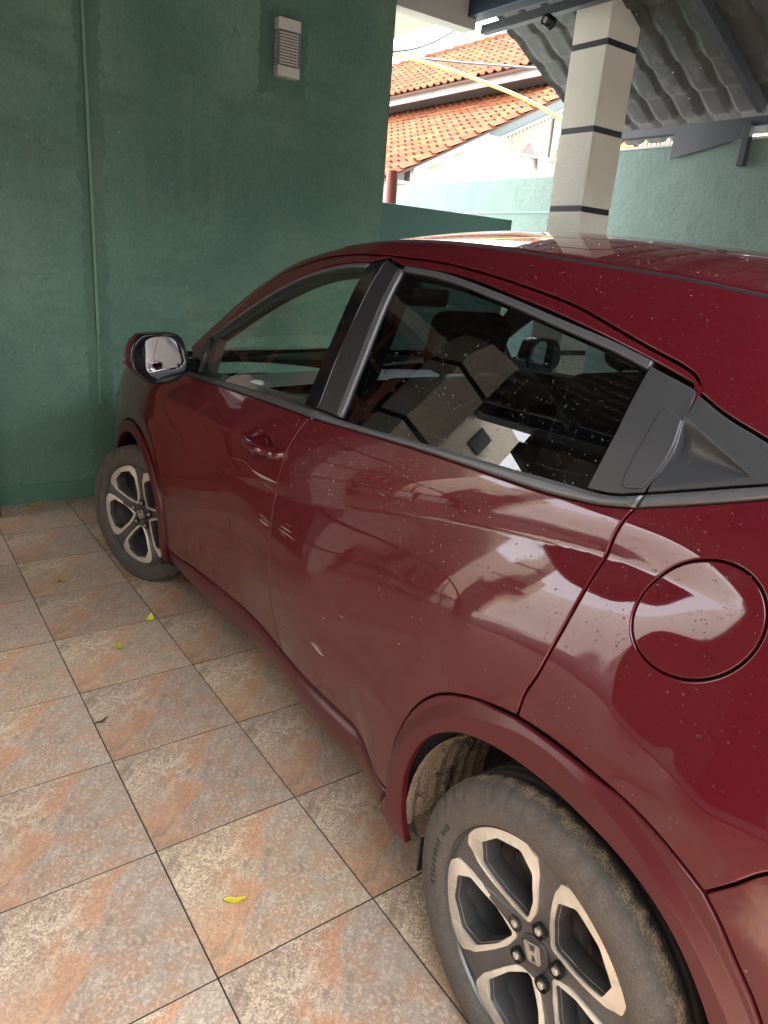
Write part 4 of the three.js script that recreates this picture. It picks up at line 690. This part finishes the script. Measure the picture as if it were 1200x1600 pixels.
// --- inside of the body: dark shell behind the panels, floor, dashboard, seats ---
for (const side of [-1, 1]) {
  const lower = loop(lin([[-.40, .24]]), rev(crv(rearArchIn.map(p => [p[0], p[1]]).filter((_, i) => i % 4 === 0))).length ? lin([[-.40, .24], [-2.23, .24]]) : [], arcP(FC[0], FC[1], .40, -10, 190, 30), lin([[-3.03, .3], [-3.3, .35], [-3.3, .80], [-2.7, .98], [-2.1, 1.05], [-1.06, 1.11], [-.03, 1.19], [.22, 1.29], [.72, 1.36], [.74, .95], [.72, .3], [.42, .3]]), arcP(0, .33, .415, -5, 185, 30));
  obj('body_shell', panel(lower, { side, W: off(-.030), flat: true, grid: .05, gap: 0, r: .0001 }), blackIn, car);
  const upO = loop(roofEdge.filter(p => p[0] > -2.10 && p[0] < .72).map(p => [p[0], p[1] - .012]), lin([[.72, 1.40], [.72, 1.30], [.22, 1.26], [-.03, 1.17], [-1.06, 1.09], [-2.09, 1.05]]));
  const inF = inset(ccw(paneF), .012).map(p => [p[0], p[1]]), inR = inset(ccw(paneR), .010), cut = lin([[-1.06, 1.09], [-1.06, 1.575]]);
  const fr = loop(upO.filter(p => p[0] < -1.06 && p[1] > 1.13), cut.slice().reverse(), lin([[-1.06, 1.09], [-2.09, 1.05]])), bk = loop(cut, upO.filter(p => p[0] > -1.06 && p[1] > 1.3 && p[0] < .73), lin([[.72, 1.30], [.22, 1.26], [-.03, 1.17], [-1.06, 1.09]]));
  obj('inner_trim', panel(fr, { side, W: off(-.030), hole: inF, flat: false, d: .03, grid: .04, gap: 0 }), mat(.035, .034, .033, .8), car);
  obj('inner_trim', panel(bk, { side, W: off(-.030), hole: inR, flat: false, d: .03, grid: .04, gap: 0 }), mat(.02, .02, .02, .8), car);
}
obj('underbody', [bx(-.60, .20, -3.3, .60, .30, .75), bx(-.71, .22, -2.22, .71, .30, -.42), bx(-.62, .3, -.42, .62, .62, .72), bx(-.62, .3, -3.3, .62, .75, -2.22), bx(-.80, .55, -.1, .80, .60, .1).translate(0, .25, 0)], blackIn, car);
obj('dashboard', [sheet(14, 30, (a, b) => { const t = b * 2 - 1; return [.74 * t, 1.035 + .05 * Math.sin(a * 2.2) - .03 * t * t, -2.28 + a * .46]; }, true), bx(-.74, .62, -1.90, .74, 1.02, -1.82, .03), bx(-.74, .86, -1.86, .74, .98, -1.79, .03), bx(-.13, .45, -1.85, .13, .80, -1.1, .04)], dashMat, car);
{
  const wheelG = [new THREE.TorusGeometry(.185, .016, 10, 40), bx(-.17, -.025, -.012, .17, .025, .012, .008), bx(-.025, -.17, -.012, .025, .0, .012, .008), bx(-.06, -.05, -.02, .06, .045, .02, .015)].map(g => g.rotateX(-.42).translate(.37, .98, -1.62));
  obj('steering_wheel', wheelG, mat(.015, .015, .016, .45), car);
  obj('rear_view_mirror', [bx(-.125, -.035, -.02, .125, .035, .02, .015).rotateX(.1).translate(0, 1.415, -1.70), bar([0, 1.44, -1.71], [0, 1.50, -1.78], .02)], blackIn, car);
  const seat = (x, z, w) => { const back = new RoundedBoxGeometry(w, .62, .14, 3, .05).rotateX(.30).translate(x, .93, z + .10), cush = new RoundedBoxGeometry(w, .16, .52, 3, .05).translate(x, .58, z - .25), head = new RoundedBoxGeometry(w * .5, .17, .10, 3, .04).rotateX(.25).translate(x, 1.335, z + .20), post = [bar([x - .06, 1.2, z + .17], [x - .06, 1.30, z + .195], .014), bar([x + .06, 1.2, z + .17], [x + .06, 1.30, z + .195], .014)]; return [back, cush, head, ...post]; };
  obj('front_seat', seat(-.38, -1.15, .50), seatMat, car); obj('front_seat', seat(.38, -1.15, .50), seatMat, car);
  obj('rear_seat', [...seat(0, -.22, 1.2).slice(0, 2), ...[-.38, .38].map(x => new RoundedBoxGeometry(.26, .15, .09, 3, .03).rotateX(.25).translate(x, 1.27, -.02))], seatMat, car);
  obj('sun_visor', [bx(.12, -.07, -.008, .52, .07, .008, .006).rotateX(1.2).translate(0, 1.50, -1.48), bx(-.52, -.07, -.008, -.12, .07, .008, .006).rotateX(1.2).translate(0, 1.50, -1.48)], mat(.2, .19, .18, .8), car);
  obj('tissue', new THREE.IcosahedronGeometry(.05, 2).scale(.55, .26, .45).translate(-.66, 1.088, -1.745), mat(.75, .75, .73, .8), car);
}
// ---------- wheels: tyre, rim, five windows edged in bare metal, hub cap, nuts, brake ----------
const dust = fbm(12, 401, 4), dust2 = noiseOf(160, 404);
const TYRE_R = .329, LIP = .2335;
const tyreTex = colorMap(1024, 256, (u, v) => {                       // u round the tyre, v across its section (0 inner, 1 outer bead)
  const rub = .020 + .008 * dust2(u * 3, v), e = (dust2(u * 5, v * 2) - .5) * .030 + (dust(u * 9, v) - .5) * .025;
  const band = S(.645, .665, v + e) * (1 - S(.69, .73, v + e * 1.2)), side = S(.655, .68, v);
  const patch = band * S(.36, .62, dust(u * 9, v * 1.5) * .5 + dust2(u * 9, v * 5) * .5) * (.5 + .6 * dust2(u * 12, v * 6)) + side * (.13 + .12 * dust(u * 4, v * 2) + .16 * S(.62, .85, dust2(u * 5, v * 2)));
  return mixc([rub, rub, rub * 1.02], mixc([.27, .22, .17], [.36, .27, .165], band), clamp(patch));
});
const tyreMat = mat(1, 1, 1, .82, { map: tyreTex, bumpMap: grayMap(512, 256, (u, v) => .5 + .5 * (dust2(u * 4, v * 2) - .5)), bumpScale: .0008 });
const rimDark = mat(.052, .050, .049, .38, { clearcoat: .5, clearcoatRoughness: .2 });
const metalN = fbm(10, 411, 4);
const metalMat = mat(1, 1, 1, .36, { metalness: .5, map: colorMap(256, 256, (u, v) => { const k = .9 + .2 * metalN(u, v), d = S(.64, .74, metalN(v, u + .3)) * .3; return [.73 * k - d * .3, .68 * k - d * .3, .585 * k - d * .25]; }, 6, 6) });
function lathe(prof, n = 96) { const g = new THREE.LatheGeometry(prof.map(p => new THREE.Vector2(p[0], p[1])), n); g.rotateZ(Math.PI / 2); return g; }   // profile (radius, out) about the x axis, out = -x
// face coordinates: angle a (0 = back, 90 = up), radius r; dish(r) is how far in the face lies from the lip
const dish = r => .012 + .020 * S(.19, .05, r) - .004 * S(.20, .225, r);
function faceShape(rings, depthFront, depthBack, bevel) {             // extrude in (-, +) and bend to the dish; the wheel's outer face looks to -x
  const s = new THREE.Shape(rings[0].map(p => new THREE.Vector2(p[0], p[1]))); for (const h of rings.slice(1)) s.holes.push(new THREE.Path(h.map(p => new THREE.Vector2(p[0], p[1]))));
  const g = new THREE.ExtrudeGeometry(s, { depth: depthBack - depthFront - 2 * bevel, steps: 1, bevelEnabled: bevel > 0, bevelSize: bevel, bevelOffset: -bevel, bevelThickness: bevel, bevelSegments: 2, curveSegments: 6 });
  const q = g.index ? g.toNonIndexed() : g, p = q.attributes.position;
  for (let i = 0; i < p.count; i++) { const a = p.getX(i), b = p.getY(i), d = p.getZ(i) + bevel + depthFront; p.setXYZ(i, d + dish(Math.hypot(a, b)), b, a); }   // x = inwards, y = up, z = back
  q.computeVertexNormals(); const c = toCreasedNormals(q, .6), uv = new Float32Array(p.count * 2); for (let i = 0; i < p.count; i++) { uv[2 * i] = c.attributes.position.getZ(i); uv[2 * i + 1] = c.attributes.position.getY(i); } c.setAttribute('uv', new THREE.BufferAttribute(uv, 2)); return c;
}
const pol = (r, a) => [r * Math.cos(a * D2R), r * Math.sin(a * D2R)];
const roundC = (pts, n = 70) => new THREE.CatmullRomCurve3(pts.map(p => new THREE.Vector3(p[0], p[1], 0)), true, 'centripetal').getSpacedPoints(n).slice(0, n).map(p => [p.x, p.y]);
function dense(pts, k = 3) { const o = []; for (let i = 0; i < pts.length; i++) { const a = pts[i], b = pts[(i + 1) % pts.length]; for (let q = 0; q < k; q++) o.push([mix(a[0], b[0], q / k), mix(a[1], b[1], q / k)]); } return o; }
function chamfer(pts, t = .18) { const o = []; for (let i = 0; i < pts.length; i++) { const a = pts[(i + pts.length - 1) % pts.length], b = pts[i], c = pts[(i + 1) % pts.length]; const la = Math.hypot(a[0] - b[0], a[1] - b[1]), lc = Math.hypot(c[0] - b[0], c[1] - b[1]), d = Math.min(.006, la * .4, lc * .4); const p = [b[0] + (a[0] - b[0]) * d / la, b[1] + (a[1] - b[1]) * d / la], q = [b[0] + (c[0] - b[0]) * d / lc, b[1] + (c[1] - b[1]) * d / lc]; for (let k = 0; k <= 4; k++) { const u = k / 4; o.push([(1 - u) * (1 - u) * p[0] + 2 * u * (1 - u) * b[0] + u * u * q[0], (1 - u) * (1 - u) * p[1] + 2 * u * (1 - u) * b[1] + u * u * q[1]]); } } return o; }
function windowHole(a0) { return dense(chamfer([[.060, 5], [.104, 22.5], [.166, 25.5], [.199, 16.5], [.2065, 0], [.2005, -16.5], [.168, -25.5], [.104, -22.5], [.060, -5]].map(([r, a]) => pol(r, a0 + a))), 2); }
function windowRim(a0) { return dense(chamfer([[.050, 5], [.080, 24.5], [.116, 28.2], [.176, 29.8], [.209, 28.0], [.2215, 23], ...[16, 8, 0, -8, -16].map(a => [.2250, a]), [.2230, -22], [.209, -28.0], [.176, -29.8], [.116, -28.2], [.080, -24.5], [.050, -5]].map(([r, a]) => pol(r, a0 + a))), 2); }
const disc = (r, n = 120) => Array.from({ length: n }, (_, i) => pol(r, i * 360 / n));
const angles = [0, 1, 2, 3, 4].map(k => 51 + 72 * k), nutAngles = angles.map(a => a + 36);
const KF = 1.058, big = p => p.map(q => [q[0] * KF, q[1] * KF]);
const spokeGeo = faceShape([disc(.2382), ...angles.map(a => rev(big(windowHole(a))))], .003, .052, .0022);
const edgeGeos = angles.map(a => faceShape([big(windowRim(a)), rev(inset(ccw(big(windowHole(a))), -.0012))], -.0012, .012, .0016));
// wheel frame: x = 0 at the hub's rim plane, +x inwards
const tyreGeo = (() => {
  const prof = [[.222, .19], [.255, .205], [.290, .208], [.318, .196], [.3275, .175], [TYRE_R - .0005, .13], [TYRE_R, .095], [TYRE_R - .0005, .06], [.3285, .020], [.322, .003], [.308, -.0075], [.290, -.0125], [.274, -.0130], [.259, -.0105], [.2475, -.004], [.2425, .002], [.2405, .008], [.236, .013]];
  const c = new THREE.CatmullRomCurve3(prof.map(p => new THREE.Vector3(p[0], p[1], 0)), false, 'centripetal').getSpacedPoints(72), n = 240, P = [], U = [], I = [];
  for (let i = 0; i <= n; i++) {
    const a = i / n * 2 * Math.PI;
    for (let k = 0; k <= 72; k++) {
      let r = c[k].x, x = c[k].y; const v = k / 72;
      // circumferential grooves and shoulder lugs
      if (r > .325) for (const gx of [.055, .085, .115, .145]) r -= .006 * (1 - S(.0025, .0045, Math.abs(x - gx)));
      if (r > .318 && x < .045 && x > -.01) { const ph = (a * 46 / (2 * Math.PI) + x * 2) % 1; r -= .0045 * (1 - S(.05, .09, Math.min(ph, 1 - ph))); }
      if (x < 0 && r > .300) { const ph = (a * 46 / (2 * Math.PI)) % 1; x += .0045 * (1 - S(.05, .11, Math.min(ph, 1 - ph))); }
      if (x < .002 && Math.abs(r - .300) < .0016) x -= .0010; if (x < .004 && Math.abs(r - .2540) < .0014) x -= .0012;
      P.push(x - .004 * S(-.27, -.32, r * Math.sin(a)) * (x < .05 ? 1 : 0), Math.max(r * Math.sin(a), -.3192), r * Math.cos(a)); U.push(i / n, v);
    }
  }
  for (let i = 0; i < n; i++) for (let k = 0; k < 72; k++) { const p = i * 73 + k, q = p + 73; I.push(p, q, p + 1, q, q + 1, p + 1); }
  const g = new THREE.BufferGeometry(); g.setAttribute('position', new THREE.Float32BufferAttribute(P, 3)); g.setAttribute('uv', new THREE.Float32BufferAttribute(U, 2)); g.setIndex(I); g.computeVertexNormals(); return g;
})();
const lx = prof => { const g = new THREE.LatheGeometry(prof.map(p => new THREE.Vector2(p[0], p[1])), 96); g.rotateZ(-Math.PI / 2); return g; };   // (radius, +x)
const font = await new FontLoader().loadAsync('fonts/droid/droid_sans_bold.typeface.json');
function tyreText(str, r, size, a0, spacing) {                        // raised letters standing on the sidewall, read along the arc
  const out = []; let a = a0;
  for (const ch of str) { if (ch !== ' ') { const g = new TextGeometry(ch, { font, size, depth: .0025, curveSegments: 3 }); g.computeBoundingBox(); g.translate(-(g.boundingBox.max.x + g.boundingBox.min.x) / 2, 0, 0); const t = a * D2R;
    // letter x runs clockwise as seen from outside (-x side), letter y points outwards
    const m = new THREE.Matrix4().makeBasis(new THREE.Vector3(0, -Math.cos(t), Math.sin(t)).multiplyScalar(1), new THREE.Vector3(0, Math.sin(t), Math.cos(t)), new THREE.Vector3(-1, 0, 0)); m.setPosition(-.0118, r * Math.sin(t), r * Math.cos(t)); g.applyMatrix4(m); out.push(g); }
    a -= spacing; }
  return join(out);
}
function makeWheel() {
  const w = new THREE.Group(); w.name = 'wheel';
  const tyre = obj('tyre', tyreGeo, tyreMat, w);
  obj('lettering', [tyreText('215/55R17 94V', .260, .0115, 190, 3.1), tyreText('215/55R17 94V', .260, .0115, 10, 3.1)], mat(.030, .029, .028, .8), tyre);
  const rim = obj('rim', [lx([[.2405, .006], [.2400, .0035], [.2388, .0035], [.2375, .014], [.226, .03], [.214, .05], [.205, .10], [.205, .17], [.222, .19], [.226, .2]]), lx([[.20, .115], [.03, .12]])], rimDark, w);
  obj('spokes', spokeGeo, rimDark, w);
  for (const g of edgeGeos) obj('window_edge', g, metalMat, w);
  obj('hub_cap', lx([[.0355, .034], [.0350, .0275], [.033, .0255], [0, .0245]]), mat(.035, .034, .034, .4), w);
  // the emblem: an H in a rounded frame, wider at the top
  const fr = chamfer([[-.0205, .0195], [.0205, .0195], [.0165, -.0195], [-.0165, -.0195]]), hole = chamfer([[-.0178, .0170], [.0178, .0170], [.0142, -.0170], [-.0142, -.0170]]);
  const H = [[-.0162, .0152], [-.0095, .0152], [-.0072, .0035], [.0072, .0035], [.0095, .0152], [.0162, .0152], [.0120, -.0152], [.0062, -.0152], [.0052, -.0035], [-.0052, -.0035], [-.0062, -.0152], [-.0120, -.0152]];
  const toFace = g => { const p = g.attributes.position; for (let i = 0; i < p.count; i++) { const a = p.getX(i), b = p.getY(i), d = p.getZ(i); p.setXYZ(i, .0248 - d, b, a); } g.computeVertexNormals(); return g; };
  const s1 = new THREE.Shape(fr.map(p => new THREE.Vector2(...p))); s1.holes.push(new THREE.Path(rev(hole).map(p => new THREE.Vector2(...p))));
  obj('emblem', [s1, new THREE.Shape(H.map(p => new THREE.Vector2(...p)))].map(s => toFace(new THREE.ExtrudeGeometry(s, { depth: .003, bevelEnabled: false }))), mat(.52, .47, .40, .35, { metalness: .6 }), w).rotation.x = -.42;
  const nut = new THREE.CylinderGeometry(.0082, .0095, .018, 6).rotateZ(Math.PI / 2), well = lx([[.0150, .026], [.0150, .040], [.001, .041]]), nd = [], wells = [];
  for (const a of nutAngles) { const [z, y] = pol(.0575, a); obj('wheel_nut', join([nut.clone().translate(.030, y, z), new THREE.SphereGeometry(.0078, 10, 6).scale(.45, 1, 1).translate(.0212, y, z)]), mat(.50, .45, .38, .4, { metalness: .6 }), w); wells.push(well.clone().translate(-.004, y, z)); }
  obj('nut_well', wells, mat(.012, .012, .012, .6), w);
  obj('brake_disc', [lx([[.145, .120], [.145, .128], [.03, .128]]), lx([[.145, .120], [.06, .120], [.058, .10], [.03, .10]])], mat(.24, .20, .17, .45, { metalness: .5 }), w);
  obj('brake_caliper', bx(.095, -.02, -.15, .16, .09, -.085, .012), mat(.10, .095, .09, .6), w);
  return w;
}
const wheelR = makeWheel(); wheelR.scale.set(1, 1, 1); wheelR.position.set(-.876, .320, -.002); car.add(wheelR);
const wheelF = wheelR.clone(); wheelF.position.set(-.870, .320, -2.612); wheelF.rotation.set(.03, .395, 0, 'YXZ'); car.add(wheelF);
for (const [z, t] of [[0, Math.PI], [-2.612, Math.PI + .395]]) { const w = wheelR.clone(); w.position.set(.872, .320, z); w.rotation.y = t; car.add(w); }
// wheel housings with dried mud
const mudN = fbm(14, 431, 4), mudF = noiseOf(200, 433);
const mudTex = colorMap(512, 512, (u, v) => { const g = mudF(u, v), m = S(.22, .50, mudN(u, v) * .8 + g * .35 - .08); return mixc([.06, .045, .034], mixc([.17, .12, .08], [.33, .245, .16], g), m); }, 1.5, 1.5);
const mudMat = mat(1, 1, 1, .95, { map: mudTex, bumpMap: grayMap(512, 512, (u, v) => mudF(u, v) * .6 + .4 * mudN(u, v), 1.5, 1.5), bumpScale: .004 });
for (const s of [-1, 1]) for (const cz of [.0, -2.625]) {
  const n = 60, m = 40, P = [], U = [], I = [];
  for (let i = 0; i <= n; i++) for (let k = 0; k <= m; k++) { const a = (-18 + (cz > -1 ? 203 : 216) * i / n) * D2R, f = k / m, x = .868 - f * .36, R = (cz > -1 ? .408 : .384) + .004 * S(0, .1, f) + .014 * S(.08, .12, f) - .007 * Math.pow(Math.abs(Math.sin(f * 30)), 6) * S(.14, .18, f) + (.0); P.push(s * x, .33 + R * Math.sin(a), cz + R * Math.cos(a)); U.push(a * .4, f * .36); }
  for (let i = 0; i < n; i++) for (let k = 0; k < m; k++) { const a = i * (m + 1) + k, b = a + m + 1; I.push(a, b, a + 1, b, b + 1, a + 1); }
  const g = new THREE.BufferGeometry(); g.setAttribute('position', new THREE.Float32BufferAttribute(P, 3)); g.setAttribute('uv', new THREE.Float32BufferAttribute(U, 2)); g.setIndex(I); g.computeVertexNormals(); obj('wheel_housing', g, cz > -1 ? mudMat : blackIn, car);
}
obj('mud_flap', bx(-.845, .185, -.372, -.70, .28, -.366, .002), rubber, car);
const LEAF = [[0.115, 2.771], [0.382, 1.262], [0.207, 1.437], [0.234, -0.41], [0.446, 0.285], [0.153, 0.719], [0.023, 1.884]];
// ---------- rain drops, scratches, leaves ----------
{
  const r = rng(808), g = new THREE.SphereGeometry(1, 10, 7, 0, Math.PI * 2, 0, Math.PI / 2), lidD = new THREE.CircleGeometry(1, 10).rotateX(Math.PI / 2); const dome = join([g, lidD]);
  const list = [], e = .002;
  const nearGlass = (z, h) => insidePoly(inset(ccw(paneR), -.01), z, h) || insidePoly(inset(ccw(paneF), -.01), z, h);
  const A = inset(ccw(paneR), -.01), B = inset(ccw(paneF), -.01);
  while (list.length < 4600) {
    const z = -2.0 + 2.5 * Math.pow(r(), .6), h = .62 + r() * .95; if (h > edgeH(z) - .02) continue;
    if (h < .95 && r() > .10 + .25 * S(-.8, .3, z)) continue; if (h < .80 && r() > .4) continue;
    if (z < -1.1 && r() > .6) continue; if (Math.hypot(z, h - .33) < .40) continue;
    if (z < -2.0 + .0 || (h > 1.25 && z < -1.95 + (h - 1.25))) continue;
    const glass = insidePoly(A, z, h) || insidePoly(B, z, h); if (!glass && r() > .80) continue;
    const w = sideW(z, h) - (glass ? .007 : 0) + (h > 1.10 && !glass && z < .24 ? .0045 : .0002), az = (sideW(z + e, h) - sideW(z - e, h)) / (2 * e), ah = (sideW(z, h + e) - sideW(z, h - e)) / (2 * e);
    const n = new THREE.Vector3(-1, -ah, -az).normalize(), s = .0006 + .0012 * Math.pow(r(), 2.6), o = new THREE.Object3D();
    o.position.set(-w, h, z); o.quaternion.setFromUnitVectors(new THREE.Vector3(0, 1, 0), n); o.rotateY(r() * 6); o.scale.set(s * (.8 + .5 * r()), s * (.38 + .2 * r()), s); o.updateMatrix(); list.push(o.matrix.clone());
  }
  for (let k = 0; k < 160; k++) { const z = -.9 + 1.4 * r(), t = -(.55 + .42 * r()), p = roofP(z, t), q = roofP(z, t + .01), n = new THREE.Vector3(-(q[1] - p[1]), q[0] - p[0], 0).normalize(), s = .001 + .0022 * Math.pow(r(), 3), o = new THREE.Object3D(); o.position.set(...p); o.quaternion.setFromUnitVectors(new THREE.Vector3(0, 1, 0), n); o.scale.set(s, s * .5, s); o.updateMatrix(); list.push(o.matrix.clone()); }
  const im = new THREE.InstancedMesh(dome, mat(.80, .83, .85, .02, { transmission: 1, thickness: .01, ior: 1.33 }), list.length); list.forEach((m, i) => im.setMatrixAt(i, m)); im.name = 'rain_drops'; im.userData.kind = 'stuff'; shade(im); car.add(im);
}
{ // scratches in the paint: bare primer showing, as slivers on the skin
  const white = mat(.27, .22, .205, .6), grey = mat(.15, .08, .08, .5);
  const sliver = (pts, w, W = doorW) => { const c = crv(pts, .008), o = [], q = []; c.forEach((p, i) => { const f = i / (c.length - 1), k = w * Math.sin(Math.PI * clamp(f * .9 + .06)) * (.7 + .6 * Math.abs(Math.sin(i * 1.7))), a = c[Math.min(i + 1, c.length - 1)], b = c[Math.max(0, i - 1)], l = Math.hypot(a[0] - b[0], a[1] - b[1]) || 1, nx = -(a[1] - b[1]) / l, ny = (a[0] - b[0]) / l; o.push([p[0] + nx * k, p[1] + ny * k]); q.push([p[0] - nx * k, p[1] - ny * k]); }); return panel(loop(o, rev(q)), { W: (z, h) => W(z, h) + .0006, gap: 0, r: .0002, d: .0008, grid: .02 }); };

  const put = (pts, w, m, W) => obj('scratch', sliver(pts, w, W), m, car);
  put([[-1.50, .895], [-1.39, .911], [-1.33, .902]], .0010, grey); put([[-1.335, .901], [-1.270, .900], [-1.214, .904], [-1.163, .908]], .0036, white); put([[-1.266, .884], [-1.181, .880]], .0011, grey);
  put([[-1.256, .785], [-1.207, .786], [-1.160, .781]], .0024, grey); put([[-1.252, .770], [-1.203, .771], [-1.168, .775]], .0020, white); put([[-1.235, .778], [-1.18, .780]], .0012, grey);
  put([[-1.094, .803], [-1.024, .809]], .0014, white, sideW); put([[-1.107, .791], [-1.039, .796], [-.99, .798]], .0010, white, sideW); put([[-1.067, .820], [-1.034, .821]], .0010, grey, sideW); put([[-1.089, .785], [-1.047, .787]], .0010, grey, sideW);
  put([[-.866, .549], [-.840, .545], [-.822, .539], [-.804, .539]], .0060, white, sideW); put([[-.848, .560], [-.811, .551]], .0022, grey, sideW);
  put([[-.80, .66], [-.785, .658]], .0012, grey, sideW); put([[-.72, .70], [-.70, .702]], .0012, grey, sideW);
}
{
  const leafMat = mat(.62, .52, .03, .6), leafDry = mat(.40, .34, .04, .7), brown = mat(.07, .045, .03, .8);
  const leaf = (label, x, z, len, wid, turn, m, curl) => { const P = [], I = [], n = 12; for (let i = 0; i <= n; i++) { const f = i / n, w = wid * Math.pow(Math.sin(Math.PI * Math.pow(f, .8)), .8) * .5 + .0008; for (const s of [-1, 0, 1]) P.push((f - .5) * len, .0015 + curl * (Math.pow(f - .45, 2) * 2) + Math.abs(s) * wid * .22 + .002 * Math.sin(f * 9), s * w); } for (let i = 0; i < n; i++) for (let k = 0; k < 2; k++) { const a = i * 3 + k, b = a + 3; I.push(a, a + 1, b, b, a + 1, b + 1); } const g = new THREE.BufferGeometry(); g.setAttribute('position', new THREE.Float32BufferAttribute(P, 3)); g.setIndex(I); g.computeVertexNormals(); const o = tag(obj('fallen_leaf', boxUV(g), m), label, 'leaf'); o.position.set(x, .0, z); o.rotation.y = turn; return o; };

  leaf('bright yellow leaf on the nearest tiles, largest of the fallen leaves', LEAF[0][0], LEAF[0][1], .058, .019, -.45, leafMat, .012);
  leaf('yellow leaf on the tile joint halfway along the car sill', LEAF[1][0], LEAF[1][1], .05, .03, .9, leafMat, .03);
  leaf('olive yellow leaf on the tile left of the car door', LEAF[2][0], LEAF[2][1], .045, .026, 1.5, leafDry, .02);
  leaf('yellow leaf close to the skirting of the green wall', LEAF[3][0], LEAF[3][1], .07, .04, .1, leafMat, .03);
  leaf('thin yellow leaf lying beside the front tyre', LEAF[4][0], LEAF[4][1], .065, .022, -.4, leafMat, .02);
  leaf('faint olive leaf on the tile in front of the front wheel', LEAF[5][0], LEAF[5][1], .05, .03, .2, leafDry, .015);
  leaf('small brown leaf curled on the tile joint at the left', LEAF[6][0], LEAF[6][1], .05, .014, .3, brown, .010);
}
renderer.render(scene, camera);
